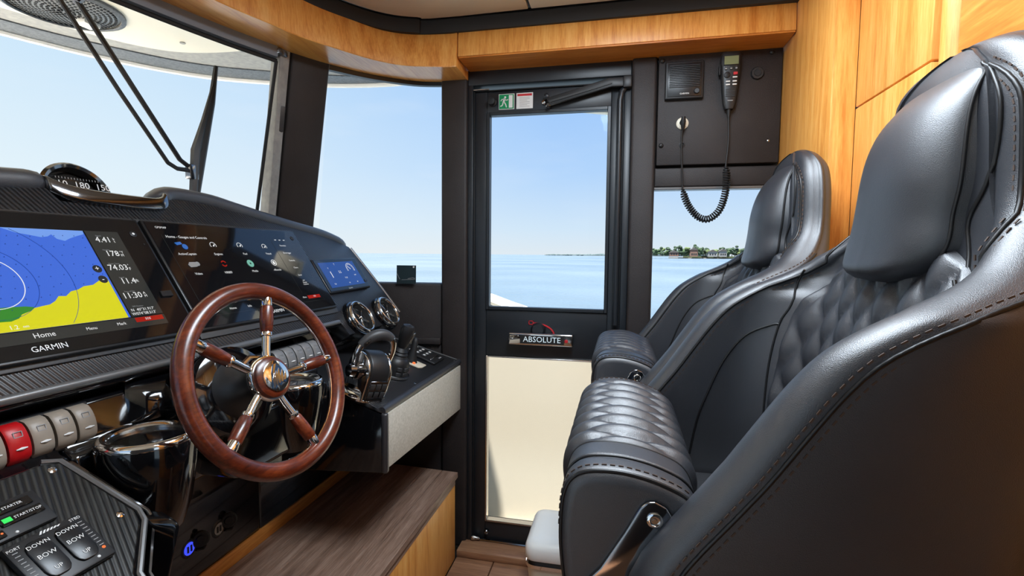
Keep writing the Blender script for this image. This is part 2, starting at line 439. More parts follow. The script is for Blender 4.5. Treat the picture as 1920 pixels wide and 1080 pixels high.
bb = smooth_path([(-.621, 2.0, 1.92), (-.719, 1.985, 1.92), (-.834, 1.952, 1.92), (-.969, 1.852, 1.92), (-1.073, 1.725, 1.92), (-1.144, 1.601, 1.92), (-1.166, 1.546, 1.92),
                  (-1.237, 1.351, 1.92), (-1.35, .95, 1.92), (-1.42, .45, 1.92), (-1.45, -.2, 1.92), (-1.46, -1.2, 1.92)], 4)
MB().loft([[fb[i], ft[i], V((bb[i].x, bb[i].y, 2.047)), bb[i]] for i in range(len(fb))]).build('valance_panel', 'teak_z', tr, .0025, 2)
MB().loft([[fb[i] + V((.001, -.001, .001)), fb[i] + V((0, 0, -.002)), bb[i] + V((0, 0, -.002)), bb[i] + V((0, 0, .001))] for i in range(len(fb))]).build('soffit_board', 'teak_gloss', tr, smooth=False)
tr2 = struct('trim_2', label='straight teak header beam above the side door')
MB().prism([(-.617, 1.84, 1.957), (-.617, 1.846, 2.047), (-.617, 2.02, 2.047), (-.617, 2.02, 1.957)], (1.155, 0, 0)).build('header_beam', 'teak_z', tr2, .002, 2)
MB().box(-.616, .537, 1.843, 2.01, 1.951, 1.957).build('soffit_board', 'teak_x', tr2, .001, 1)

# --- starboard wall: posts, panels under windows
ws = struct('wall_starboard')
def post(x0, x1, y0, y1, z0, z1, mat='wallskin', r=.012, name='post'):
    return MB().box(x0, x1, y0, y1, z0, z1).build(name, mat, ws, r, 3)
post(-.733, -.622, 1.972, 2.10, -.03, 1.955)
post(.022, .113, 1.965, 2.10, -.03, 1.955)
post(.113, .56, 1.985, 2.10, -.03, .86, name='lower_panel')
post(.113, .56, 1.985, 2.10, 1.478, 1.549, r=.005, name='rail_panel')
post(.113, .56, 2.02, 2.10, 1.50, 1.96, r=.002, name='backing_panel')
post(-.622, .022, 1.985, 2.10, 1.895, 1.957, 'blackframe', .004, 'door_head')
MB().prism([(-1.42, 1.90, .0), (-1.30, 1.925, .0), (-.734, 1.988, .0), (-.734, 2.09, .0), (-1.42, 2.02, .0)], (0, 0, 1.094)).build('side_panel', 'wallskin', ws, .008, 3)
MB().prism([(-1.05, 1.93, .84), (-.736, 1.968, .84), (-.736, 2.0, .84), (-1.05, 1.98, .84)], (0, 0, .027)).build('panel_ledge', 'wallskin', ws, .003, 2)
vp = MB().box(.117, .537, 1.968, 2.06, 1.555, 1.957).build('radio_panel', 'wallskin', ws, .005, 2)
for x, z, mt in ((.130, 1.934, 'plastic'), (.500, 1.938, 'plastic'), (.133, 1.628, 'plastic'), (.500, 1.632, 'steel')):
    MB().lathe((x, 1.969, z), (0, -1, 0), [(.0085, 0), (.0085, .004), (.006, .007), (0.001, .008)] if mt == 'plastic' else [(.0045, 0), (.0045, .002), (.002, .0035)], 14).build('screw', mt, vp)
MB().lathe((.207, 1.969, 1.628), (0, -1, 0), [(.011, 0), (.011, .003), (.007, .004), (.005, .001)], 14).build('grommet', 'rubber', vp)

# --- forward corner post (A pillar)
wf = struct('wall_forward')
t0, t1 = V((-1.144, 1.601, 1.925)), V((-1.073, 1.725, 1.925))
b0, b1 = V((-1.289, 1.70, 1.389)), V((-1.233, 1.85, 1.359))
on = V((-.87, .5, 0)) * .09
def down(t, b, k): return t + (b - t) * k
MB().loft([[down(t0, b0, k), down(t1, b1, k), down(t1, b1, k) + on, down(t0, b0, k) + on] for k in (-.05, .5, 1.0, 1.75)]).build('corner_post', 'wallskin', wf, .010, 3)
s0, s1 = t0 + V((-.010, -.045, 0)), b0 + V((-.012, -.038, 0))
MB().loft([[down(s0, s1, k), down(t0, b0, k) + V((-.004, -.004, 0)), down(t0, b0, k) + V((-.05, .02, 0)), down(s0, s1, k) + V((-.05, .015, 0))] for k in (-.05, 1.75)]).build('post_edge_trim', 'gelmid', wf, .004, 2)
MB().loft([[down(s0, s1, k) + V((-.002, .010, 0)), down(t0, b0, k) + V((.003, -.012, 0)), down(t0, b0, k) + V((-.03, 0, 0)), down(s0, s1, k) + V((-.03, .015, 0))] for k in (.34, .50)]).build('trim_clip', 'plastic_grey', wf, .003, 2)
MB().box(-1.19, -1.15, 1.54, 1.585, 1.895, 1.915).build('hinge_block', 'darkchrome', wf, .004, 2)

# --- windscreen
w1 = struct('window_1', label='windscreen')
WT = smooth_path([(-1.168, 1.552, 1.90), (-1.245, 1.34, 1.90), (-1.33, 1.0, 1.90), (-1.41, .45, 1.90), (-1.44, -.2, 1.90), (-1.45, -1.2, 1.90)], 6)
def wdown(p, k): return p + V((-.155, .075, -.52)) * k
MB().grid(lambda u, v: wdown(WT[round(u * (len(WT) - 1))], v * 1.75 - .03), len(WT) - 1, 2).build('glass_pane', 'hull_glass', w1)
MB().tube([wdown(p, .045) for p in WT], .0075, 8).build('gasket', 'rubber', w1)
MB().tube([wdown(WT[0], k) for k in (.045, 1.0, 1.75)], .006, 8).build('gasket', 'rubber', w1)
MB().loft([[p + V((.012, -.012, .03)), wdown(p, .03) + V((.012, -.010, 0)), wdown(p, .03) + V((-.02, .01, 0)), p + V((-.02, .01, .03))] for p in WT]).build('window_frame', 'framegrey', w1)

# --- side window
w2 = struct('window_2', label='curved side window ahead of the door')
ST = smooth_path([(-1.083, 1.735, 1.93), (-.975, 1.862, 1.93), (-.836, 1.962, 1.93), (-.722, 1.995, 1.93)], 5)
SB = smooth_path([(-1.30, 1.945, 1.08), (-1.12, 1.985, 1.08), (-.90, 2.02, 1.08), (-.722, 2.03, 1.08)], 5)
MB().grid(lambda u, v: ST[round(u * 15)].lerp(SB[round(u * 15)], v), 15, 4).build('glass_pane', 'side_glass', w2)
MB().loft([[ST[i] + V((.004, -.006, .0)), ST[i].lerp(SB[i], .03) + V((.004, -.006, 0)), ST[i].lerp(SB[i], .03) + V((-.01, .01, 0)), ST[i] + V((-.01, .01, 0))] for i in range(16)]).build('gasket', 'blackframe', w2)
MB().tube([ST[15] + V((-.006, -.004, 0)), SB[15] + V((-.006, -.004, 0))], .004, 6).build('gasket', 'blackframe', w2)

# --- aft side window behind the seats
w3 = struct('window_3', label='side window behind the seats')
MB().box(.108, .56, 2.03, 2.036, .85, 1.485).build('glass_pane', 'side_glass', w3)
MB().box(.112, .56, 1.99, 2.04, 1.468, 1.479).build('window_frame', 'alu', w3, .002, 1)
MB().box(.112, .56, 1.99, 2.04, .855, .868).build('window_frame', 'alu', w3, .002, 1)

# --- teak bulkhead behind the seats
wa = struct('wall_aft')
MB().box(.540, .600, 1.53, 1.995, -.03, 2.09).build('teak_panel', 'teak_z', wa, .002, 2)
MB().box(.600, .640, 1.195, 1.5305, -.03, 1.615).build('locker_front', 'teak_z', wa, .0025, 2)
MB().box(.600, .640, 1.195, 1.5305, 1.619, 2.09).build('locker_front', 'teak_z', wa, .0025, 2)
MB().box(.625, .66, 1.145, 1.60, -.03, 2.09).build('backing_panel', 'ink_black', wa)
MB().loft([[V((.640 - .042 * math.cos(a), 1.160 + .031 * math.sin(a), z)) for a in [PI * (k / 12 - .5) for k in range(13)]] for z in (-.03, 2.09)]).build('rounded_post', 'teak_z', wa, smooth=True)
MB().box(.612, .655, .20, 1.1335, -.03, 2.09).build('teak_panel', 'teak_y', wa, .002, 2)

# --- port side of the cabin, behind the camera
wp_ = struct('wall_port')
MB().box(-.35, 3, -1.46, -1.40, -.06, 1.15).build('lower_panel', 'wallskin', wp_, .003, 1)
MB().box(-.35, 3, -1.46, -1.40, 1.85, 2.09).build('upper_panel', 'wallskin', wp_, .003, 1)
MB().box(-.35, .45, -1.46, -1.40, 1.15, 1.85).build('post', 'wallskin', wp_, .003, 1)
MB().box(.452, 3, -1.455, -1.40, 1.15, 1.85).build('added_light_block', 'wallskin', wp_, .003, 1)  # unseen panel added over the port window opening to darken the near seat's side

# --- door
d1 = struct('door_1', label='black framed glass side door')
def dbox(name, x0, x1, z0, z1, y0=2.0, y1=2.045, mat='blackframe', bev=.003, parent=d1):
    return MB().box(x0, x1, y0, y1, z0, z1).build(name, mat, parent, bev, 2)
dbox('door_jamb', -.622, -.600, -.03, 1.90, 1.985, 2.09)
dbox('door_jamb', -.004, .022, -.03, 1.90, 1.985, 2.09)
dbox('door_stile', -.596, -.545, -.02, 1.872)
dbox('door_stile', -.052, -.008, -.02, 1.872)
dbox('top_rail', -.545, -.052, 1.790, 1.872)
dbox('middle_rail', -.545, -.052, .800, .992)
dbox('bottom_rail', -.545, -.052, -.02, .085)
MB().box(-.548, -.048, 2.026, 2.032, .99, 1.795).build('glass_pane', 'side_glass', d1)
MB().box(-.548, -.048, 2.026, 2.032, .083, .803).build('glass_pane', 'hull_glass', d1)
def frame(name, x0, x1, z0, z1, w, y0, y1, mat):
    f = MB()
    for a, b, c, d in ((x0, x0 + w, z0, z1), (x1 - w, x1, z0, z1), (x0 + w, x1 - w, z0, z0 + w), (x0 + w, x1 - w, z1 - w, z1)): f.box(a, b, y0, y1, c, d)
    return f.build(name, mat, d1, .0015, 1)
frame('glazing_bead', -.545, -.052, .992, 1.790, .013, 1.992, 2.026, 'blackframe')
frame('glazing_bead', -.545, -.052, .085, .800, .007, 1.994, 2.026, 'steel')
frame('door_seal', -.600, -.004, -.024, 1.878, .005, 1.994, 2.04, 'rubber')
MB().tube([(-.020, 1.972, .95), (-.020, 1.972, 1.80), (-.014, 1.975, 1.835), (-.002, 1.98, 1.85)], .011, 12).build('hinge_tube', 'blackframe', d1)
MB().box(-.60, -.535, 1.985, 2.0, 1.876, 1.881).build('strike_plate', 'steel', d1, .001, 1)
MB().lathe((-.522, 2.001, 1.829), (0, -1, 0), [(.017, 0), (.017, .006), (.012, .010), (.012, .020), (.014, .022), (.014, .030), (.004, .032)], 18).build('bumper', 'rubber', d1)
MB().lathe((-.537, 2.001, .042), (0, -1, 0), [(.010, 0), (.010, .014), (.006, .018)], 14).build('latch_bolt', 'darkchrome', d1)
MB().tube([(-.575, 1.99, .004), (-.20, 1.99, .004)], .006, 8).build('sill_bar', 'darkchrome', d1)
MB().lathe((-.60, 1.985, .012), (1, 0, 0), [(.010, 0), (.012, .01), (.007, .02), (.007, .035)], 12).build('sill_latch', 'steel', d1)

# door closer arm
dc = thing('door_closer', 'black folding closer arm at the top right of the glass side door', 'door closer', (-.15, 1.98, 1.84))
arm = [(-.300, 1.824), (-.060, 1.885), (.000, 1.885), (.012, 1.870), (.012, 1.850), (-.05, 1.852), (-.285, 1.795)]
MB().prism([(x, 1.962, z) for x, z in arm], (0, .016, 0)).build('arm', 'plastic', dc, .003, 2)
MB().prism([(-.292, 1.958, 1.812), (-.05, 1.868, 1.866), (-.05, 1.958, 1.859), (-.288, 1.958, 1.804)] if False else [(-.290, 1.958, 1.812), (-.05, 1.958, 1.868), (-.05, 1.958, 1.862), (-.286, 1.958, 1.805)], (0, .006, 0)).build('groove', 'ink_black', dc)
MB().lathe((-.300, 1.999, 1.834), (0, -1, 0), [(.011, 0), (.011, .030), (.006, .034)], 14).build('pivot', 'blackframe', dc)
MB().lathe((-.312, 1.999, 1.818), (0, -1, 0), [(.009, 0), (.009, .006), (.004, .009)], 14).build('screw', 'steel', dc)
MB().lathe((-.292, 1.999, 1.798), (0, -1, 0), [(.010, 0), (.010, .034), (.006, .038)], 14).build('pivot', 'darkchrome', dc)
MB().box(-.01, .022, 1.955, 1.99, 1.845, 1.888).build('bracket', 'plastic', dc, .005, 2)

# signs on the door
sg = thing('exit_sign', 'green running man exit sticker on the door top rail', 'sign', (-.463, 1.998, 1.83))
MB().box(-.497, -.4325, 1.998, 1.9995, 1.799, 1.860).build('sticker', 'sign_white', sg, .0006, 1)
MB().box(-.4945, -.435, 1.9972, 1.998, 1.8015, 1.8575).build('green_field', 'sign_green', sg)
man = MB()
def stroke(m, pts, w, y=1.9966):
    for (a, b), (c, d) in zip(pts, pts[1:]):
        dv = V((c - a, 0, d - b)); n = V((-dv.z, 0, dv.x)).normalized() * w / 2
        m.prism([(a - n.x, y, b - n.z), (a + n.x, y, b + n.z), (c + n.x, y, d + n.z), (c - n.x, y, d - n.z)], (0, .0006, 0))
man.lathe((-.470, 1.9972, 1.8465), (0, -1, 0), [(.0042, 0), (.0042, .0006)], 12)
stroke(man, [(-.4725, 1.842), (-.4765, 1.828)], .0085); stroke(man, [(-.473, 1.839), (-.464, 1.834), (-.458, 1.838)], .003)
stroke(man, [(-.475, 1.839), (-.484, 1.839), (-.488, 1.832)], .003); stroke(man, [(-.475, 1.829), (-.468, 1.819), (-.4645, 1.807)], .0042)
stroke(man, [(-.478, 1.829), (-.4815, 1.815), (-.490, 1.812)], .0042)
man.build('running_figure', 'sign_white', sg, smooth=False)
dm = MB().box(-.455, -.4395, 1.9966, 1.9972, 1.805, 1.854); dm.build('door_symbol', 'sign_white', sg)
sg2 = thing('warning_sticker', 'white warning sticker with red heading beside the green exit sign', 'sign', (-.39, 1.998, 1.83))
MB().box(-.4245, -.3575, 1.998, 1.9995, 1.7985, 1.8605).build('sticker', 'sign_white', sg2, .0006, 1)
MB().box(-.4205, -.3615, 1.9974, 1.998, 1.848, 1.8565).build('red_heading', 'ink_red', sg2)
lt = MB()
for k in range(7):
    lt.box(-.4115, -.3705 - (.010 if k % 3 == 2 else 0), 1.9974, 1.998, 1.8415 - k * .0058, 1.8428 - k * .0058)
lt.build('text_lines', 'ink_grey', sg2, smooth=False)

# door handle
dh = MB().box(-.440, -.180, 1.956, 1.975, .857, .906).build('door_handle', 'chrome', d1, .006, 3, label='chrome paddle handle with raised lettering')
MB().box(-.432, -.188, 1.975, 2.0, .862, .900).build('handle_mount', 'darkchrome', dh, .003, 2)
MB().box(-.392, -.215, 1.9545, 1.9562, .864, .898).build('name_plate', 'ink_black', dh, .001, 1)
MB().text('ABSOLUTE', (-.3035, 1.954, .8815), X, Z, .0315, 'CENTER', .0).build('lettering', 'chrome', dh, smooth=False)
ar = MB(); ap = [(-.245 - .125 * math.cos(a) * 1.0, 1.998, .905 + .052 * math.sin(a)) for a in [math.radians(100 - k * 9) for k in range(11)]]
ar = MB().tube([(-.335 + .075 * math.sin(math.radians(k * 9)), 1.998, .893 + .047 * math.cos(math.radians(k * 9))) for k in range(10)], .0035, 6)
ar.build('red_arc_mark', 'ink_red', dh)
f0 = MB()
for a, b, c, d in ((-.365, -.345, .949, .952), (-.365, -.345, .935, .938), (-.365, -.362, .935, .952), (-.348, -.345, .935, .952)): f0.box(a, b, 1.997, 1.9992, c, d)
f0.box(-.345, -.325, 1.997, 1.9992, .941, .9445)
f0.build('red_lock_mark', 'ink_red', dh, smooth=False)
MB().lathe((-.206, 1.956, .880), (0, -1, 0), [(.007, 0), (.007, .002), (.003, .003)], 12).build('red_button', 'ink_red', dh)
MB().lathe((-.325, 2.0, .915), (0, -1, 0), [(.030, 0), (.030, .01), (.022, .02)], 20).build('spindle_cover', 'blackframe', dh)

# ================================================================== OUTSIDE
se = MB(); se.add([(-9000, -9000, -2.0), (9000, -9000, -2.0), (9000, 9000, -2.0), (-9000, 9000, -2.0)], [(0, 1, 2, 3)])
so = se.build('sea', 'sea', None, kind='stuff', smooth=False); so['label'] = 'calm pale blue sea reaching to the horizon'; so['category'] = 'sea'

# flybridge overhang
oh = thing('flybridge_overhang', 'curved grey and cream overhang of the upper deck outside the windscreen', 'overhang', (-1.8, 1.6, 2.2))
OUT = smooth_path([(-3.25, -1.4, 2.2), (-3.08, .4, 2.2), (-2.90, 1.25, 2.2), (-2.73, 1.77, 2.2), (-2.53, 2.15, 2.2), (-2.28, 2.42, 2.2), (-1.953, 2.591, 2.2), (-1.619, 2.70, 2.2), (-1.28, 2.735, 2.2), (-1.18, 2.66, 2.2), (-1.10, 2.45, 2.2), (-1.03, 2.22, 2.2), (-.85, 2.15, 2.2), (2.5, 2.15, 2.2)], 5)
DIN = smooth_path([(-3.05, -1.4, 2.2), (-2.90, .4, 2.2), (-2.75, 1.15, 2.2), (-2.60, 1.67, 2.2), (-2.42, 2.00, 2.2), (-2.19, 2.27, 2.2), (-1.88, 2.44, 2.2), (-1.58, 2.56, 2.2), (-1.35, 2.61, 2.2), (-1.26, 2.54, 2.2), (-1.18, 2.40, 2.2), (-1.10, 2.17, 2.2), (-.88, 2.06, 2.2), (2.5, 2.06, 2.2)], 5)
MB().prism(OUT + [V((2.5, -1.4, 2.2))], (0, 0, .14)).build('underside', 'gelmid', oh)
MB().loft([[OUT[i] + V((0, 0, -.004)), DIN[i] + V((0, 0, -.006)), DIN[i], OUT[i]] for i in range(len(OUT))]).build('dark_rim', 'gelgrey', oh)
MB().tube([p + V((0, 0, -.008)) for p in OUT], .016, 8).build('edge_moulding', 'white', oh)
CIN = smooth_path([(-2.85, -1.3, 2.19), (-2.72, .4, 2.19), (-2.58, 1.2, 2.19), (-2.46, 1.60, 2.19), (-2.33, 1.92, 2.19), (-2.18, 2.09, 2.19), (-2.0, 2.15, 2.19), (-1.79, 2.16, 2.19), (-1.55, 2.12, 2.19), (-1.32, 1.9, 2.19)], 4)
MB().prism(CIN + [V((-1.2, 1.4, 2.19)), V((-1.5, -1.3, 2.19))], (0, 0, .02)).build('cream_panel', 'gelcoat', oh, .006, 2)
MB().prism([(-.25, 2.74, 1.99), (.4, 2.74, 1.90), (.4, 2.74, 2.2), (-.6, 2.74, 2.2), (-.6, 2.74, 2.03)], (0, .05, 0)).build('side_moulding', 'gelcoat', oh, .006, 2)
for k in range(2):
    MB().lathe((-2.02 + .0 * k, 2.02 - k * .35, 2.19), (0, 0, -1), [(.012, 0), (.012, .004)], 10).build('screw_cap', 'gelmid', oh)

sl = thing('outside_speaker', 'round grey perforated grille set under the flybridge overhang', 'speaker', (-2.20, 1.64, 2.185))
MB().lathe((-2.20, 1.64, 2.19), (0, 0, -1), [(.20, 0), (.20, .010), (.185, .016), (.182, .010)], 40, caps=False).build('rim', 'gelgrey', sl)
MB().lathe((-2.20, 1.64, 2.186), (0, 0, -1), [(.182, 0), (.15, .006), (.08, .012), (.001, .014)], 40).build('grille', 'alu', sl)
hl = MB()
for r in range(1, 11):
    for k in range(r * 6):
        a = 2 * PI * k / (r * 6); hl.lathe((-2.20 + r * .0165 * math.cos(a), 1.64 + r * .0165 * math.sin(a), 2.1785 - (.014 * (1 - r / 11)) + .008), (0, 0, -1), [(.0052, 0), (.0052, .0065)], 6)
hl.build('grille_holes', 'ink_black', sl, kind='stuff', smooth=False)
MB().box(-2.235, -2.175, 1.70, 1.77, 2.155, 2.18).build('badge', 'white', sl, .008, 2)

# bulwark and side deck
bw = thing('bulwark', 'cream inner side of the hull bulwark beyond the door glass', 'bulwark', (-.2, 2.8, -.3))
prof = [(-6, 1.02), (-3, 1.01), (-1.6, 1.0), (-1.2, .995), (-.95, .985), (-.73, .953), (-.62, .915), (-.50, .878), (-.38, .85), (-.1, .82), (.6, .80), (4, .80)]
MB().prism([(x, 2.75, z) for x, z in prof] + [(4, 2.75, -.5), (-6, 2.75, -.5)], (0, .12, 0)).build('inner_skin', 'bulwark_cream', bw)
MB().tube([(x, 2.80, z + .01) for x, z in prof], (.028), 8).build('cap_rail', 'white', bw)
MB().tube([(x, 2.755, z - .022) for x, z in prof], .008, 6).build('rail_seal', 'rubber', bw)
dk = struct('floor_side_deck')
MB().box(-4, 4, 2.10, 2.80, -.44, -.34).build('deck', 'gelcoat', dk)
fd = struct('floor_foredeck')
MB().prism([(-1.75, -2, 1.0), (-1.62, 1.9, 1.0), (-2.4, 2.3, 1.0), (-7.5, 1.2, 1.1), (-7.5, -2.5, 1.1)], (0, 0, -.06)).build('deck', 'white', fd)

# windscreen wiper
wp = thing('windscreen_wiper', 'black double arm wiper parked on the windscreen beside the corner post', 'wiper', (-1.6, 1.58, 1.5))
MB().tube([(-1.62, 1.245, 1.975), (-1.60, 1.40, 1.76), (-1.585, 1.555, 1.555), (-1.582, 1.598, 1.532)], .0085, 8).build('arm', 'plastic', wp)
MB().tube([(-1.62, 1.195, 1.955), (-1.60, 1.35, 1.735), (-1.585, 1.505, 1.535)], .0072, 8).build('arm', 'plastic', wp)
MB().tube([(-1.585, 1.505, 1.535), (-1.582, 1.54, 1.520), (-1.58, 1.60, 1.522)], .008, 6).build('link', 'plastic', wp)
MB().box(-1.595, -1.57, 1.585, 1.625, 1.49, 1.545).build('pivot_block', 'darkchrome', wp, .004, 2)
MB().tube([(-1.62, 1.27, 2.05), (-1.62, 1.262, 1.998), (-1.62, 1.245, 1.965)], [.018, .017, .011], 8).build('arm_root', 'darkchrome', wp)
MB().tube([(-1.59, 1.62, 1.40), (-1.585, 1.66, 1.60), (-1.575, 1.70, 1.80), (-1.57, 1.722, 1.945)], [.013, .015, .013, .008], 6).build('blade', 'rubber', wp)
MB().tube([(-1.585, 1.607, 1.40), (-1.58, 1.622, 1.60), (-1.575, 1.66, 1.72), (-1.568, 1.70, 1.86)], [.014, .017, .010, .005], 6).build('blade_carrier', 'plastic', wp)

# ------------------------------------------------------------------ distant coast
co = struct('floor_shore', label='distant low shore')
def at_px(x, y): return V((x, y, -2.0))
MB().prism([(60, 690, -2.1), (470, 660, -2.1), (640, 640, -2.1), (800, 900, -2.1), (120, 900, -2.1)], (0, 0, 1.3)).build('beach', base_mat('pale_sand', srgb(118, 108, 95), .9), co)
MB().prism([(80, 705, -2.1), (470, 676, -2.1), (660, 655, -2.1), (800, 900, -2.1), (120, 900, -2.1)], (0, 0, 3.2)).build('bank', base_mat('shore_grass', srgb(62, 75, 47), .9), co)
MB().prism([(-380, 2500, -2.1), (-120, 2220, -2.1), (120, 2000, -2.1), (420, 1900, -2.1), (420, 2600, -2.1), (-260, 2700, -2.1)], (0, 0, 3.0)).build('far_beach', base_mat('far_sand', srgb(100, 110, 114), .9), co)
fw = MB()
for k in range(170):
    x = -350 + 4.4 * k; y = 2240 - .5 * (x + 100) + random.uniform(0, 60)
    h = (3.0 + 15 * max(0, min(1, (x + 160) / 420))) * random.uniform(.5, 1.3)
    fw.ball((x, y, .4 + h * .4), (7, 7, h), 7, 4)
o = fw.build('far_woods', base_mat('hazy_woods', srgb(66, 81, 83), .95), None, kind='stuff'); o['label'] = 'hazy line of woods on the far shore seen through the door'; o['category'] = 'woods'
LEAFS = [base_mat('leaf_dark', srgb(38, 55, 37), .9), base_mat('leaf_mid', srgb(53, 72, 42), .9), base_mat('leaf_pale', srgb(76, 90, 52), .9)]
TRUNK = base_mat('bark', srgb(92, 80, 66), .9)
def pxx(px, y): return y * math.tan(math.atan((px - 960) / 940) - math.radians(12.3))
ORD = 'first second third fourth fifth sixth seventh eighth ninth tenth eleventh twelfth thirteenth fourteenth fifteenth sixteenth seventeenth eighteenth nineteenth twentieth twenty-first twenty-second twenty-third twenty-fourth twenty-fifth twenty-sixth'.split()
kinds = ('dark green round tree', 'mid green tree', 'pale green bushy tree'); seen = [0, 0, 0]; trees = []
for k in range(40):
    px = 1222 + k * 5.0 + random.uniform(-1.5, 1.5); y = 692 - .2 * k + random.uniform(-6, 28); trees.append((pxx(px, y) / y, y, k))
for q_, y, k in sorted(trees):
    x = q_ * y
    h = random.uniform(9, 13.5) + (4.5 if k in (9, 10, 16, 17, 26, 31) else 0); kd = random.choice((0, 1, 1, 2)) if h < 13 else 0
    lb = kinds[kd] + ' on the distant shore, ' + ORD[min(seen[kd], 25)] + ' of its kind from the left'; seen[kd] += 1
    t = thing('shore_tree', lb, 'tree', (x, y, .9), 'trees on the shore')
    MB().tube([(x, y, .9), (x, y, .9 + h * .5)], [.5, .3], 5).build('trunk', TRUNK, t)
    c = MB()
    for q in range(9):
        a = random.uniform(0, 2 * PI); r = random.uniform(.5, 3.2)
        c.ball((x + r * math.cos(a), y + r * math.sin(a), .9 + h * random.uniform(.22, .84)), (random.uniform(1.6, 3), random.uniform(1.6, 3), random.uniform(1.3, 2.3)), 7, 5)
    c.build('crown', LEAFS[kd], t, smooth=False)
HW = [base_mat('house_white', srgb(126, 124, 122), .8), base_mat('house_brick', srgb(108, 80, 68), .8)]
RF = base_mat('house_roof', srgb(70, 67, 65), .8)
for k, (px, w, h, br, lb) in enumerate(((1262, 11, 4.5, 1, 'low brick house between trees at the left of the shore'), (1299, 9, 8, 1, 'tall brick house standing at the middle of the shore'),
                                       (1334, 11, 5.5, 0, 'white house with grey roof right of the brick house on the shore'), (1353, 9, 6.5, 0, 'tall white house at the right end of the shore'))):
    y = 681; x = pxx(px, y); t = thing('shore_house', lb, 'house', (x, y, .9))
    MB().box(x - w / 2, x + w / 2, y - 4, y + 4, .5, .9 + h).build('wall', HW[br], t)
    MB().prism([(x - w / 2 - .6, y - 4.5, .9 + h), (x + w / 2 + .6, y - 4.5, .9 + h), (x, y - 4.5, .9 + h + 3.2)], (0, 9, 0)).build('roof', RF, t)
    for q in range(3): MB().box(x - w * .35 + q * w * .27, x - w * .35 + q * w * .27 + 1.6, y - 4.1, y - 3.9, 2.4, 4.6).build('window', 'ink_black', t)

# ================================================================== HELM CONSOLE
B0 = V((-.888, 0, .98)); E2 = V((-.5452, 0, .8383)).normalized(); DN = V((.8383, 0, .5452)).normalized()
def D(y, s, n=0.0): return B0 + Y * y + E2 * s + DN * n

hc = thing('helm_console', 'black carbon fibre helm console with padded top edge below the windscreen', 'console', (-1.0, 1.0, -.03))
# fascia (sloping carbon face)
top_edge = [(.30, .395), (.55, .41), (.70, .425), (.79, .437), (.805, .408), (.90, .402), (1.02, .412), (1.05, .442), (1.12, .450), (1.21, .442), (1.30, .426), (1.404, .404), (1.55, .383), (1.661, .365), (1.76, .34), (1.815, .315)]
face = [(.12, .02)] + [(.12, .39)] + top_edge + [(1.848, .22), (1.885, .09), (1.905, .0), (1.87, -.035), (1.49, -.035), (1.47, .02)]
MB().prism([D(y, s, 0) for y, s in face], DN * -.05).build('fascia', 'carbon_d', hc, .004, 2)
MB().tube([D(1.822, .31, -.004), D(1.85, .22, -.004), D(1.888, .09, -.004), D(1.907, .0, -.004)], .007, 8).build('edge_trim', 'alu', hc)
# screen surround plates
MB().prism([D(.33, .058, 0), D(.33, .371, 0), D(.934, .371, 0), D(.934, .058, 0)], DN * .005).build('screen_surround', 'plastic_grey', hc, .002, 2)
MB().prism([D(.936, .050, 0), D(.936, .371, 0), D(1.492, .371, 0), D(1.492, .050, 0)], DN * .005).build('screen_surround', 'plastic_grey', hc, .002, 2)
# lower lip
MB().tube([D(.10, .016, .004), D(1.46, .016, .004)], .008, 10).build('lip_moulding', 'alu', hc)
MB().prism([D(.10, .004, .0), D(.10, .012, .006), D(1.47, .012, .006), D(1.47, .004, 0)], DN * -.06).build('lip_underside', 'gloss', hc, .002, 2)
# padded cowl, two rolls either side of the compass notch
def roll(pts, r0):
    p = smooth_path([D(y, s, n) for y, s, n in pts], 6); n = len(p)
    rr = []
    for i in range(n):
        t = min(i, n - 1 - i) / 2.5
        k = min(1, .35 + .65 * math.sqrt(min(1, t))) if t < 1 else 1
        rr.append((r0 * k * .95, r0 * k * 1.45))
    return MB().tube(p, rr, 16, up=E2)
roll([(.05, .405, -.035), (.4, .415, -.035), (.62, .438, -.035), (.72, .450, -.035), (.806, .458, -.035)], .033).build('padded_roll', 'leather', hc)
roll([(1.055, .440, -.035), (1.09, .468, -.035), (1.21, .466, -.035), (1.30, .448, -.035), (1.404, .426, -.035), (1.55, .398, -.035), (1.70, .370, -.035), (1.82, .325, -.035)], .030).build('padded_roll', 'leather', hc)
# hood running forward to the windscreen
hp = [V((D(y, s, -.03).x, y, D(y, s, -.03).z)) for y, s in [(.05, .40)] + top_edge[1:]]
MB().loft([[p, p + V((-.12, .0, -.02)), V((-1.60 + .14 * max(0, p.y - .9), p.y * 1.02, 1.16)), V((-1.60 + .14 * max(0, p.y - .9), p.y * 1.02, 1.12)), p + V((0, 0, -.06))] for p in hp]).build('hood', 'leather', hc)
# notch trim in front of the compass
nt = smooth_path([D(.792, .452, .002), D(.815, .434, .006), D(.86, .424, .008), (D(.95, .421, .008)), D(1.03, .426, .006), D(1.058, .446, .004)], 5)
MB().loft([[p - E2 * .022 + DN * .004, p + E2 * .004 + DN * .010, p + E2 * .012 + DN * .004, p + E2 * .012 - DN * .05, p - E2 * .022 - DN * .05] for p in nt]).build('notch_trim', 'darkchrome', hc, .003, 2)
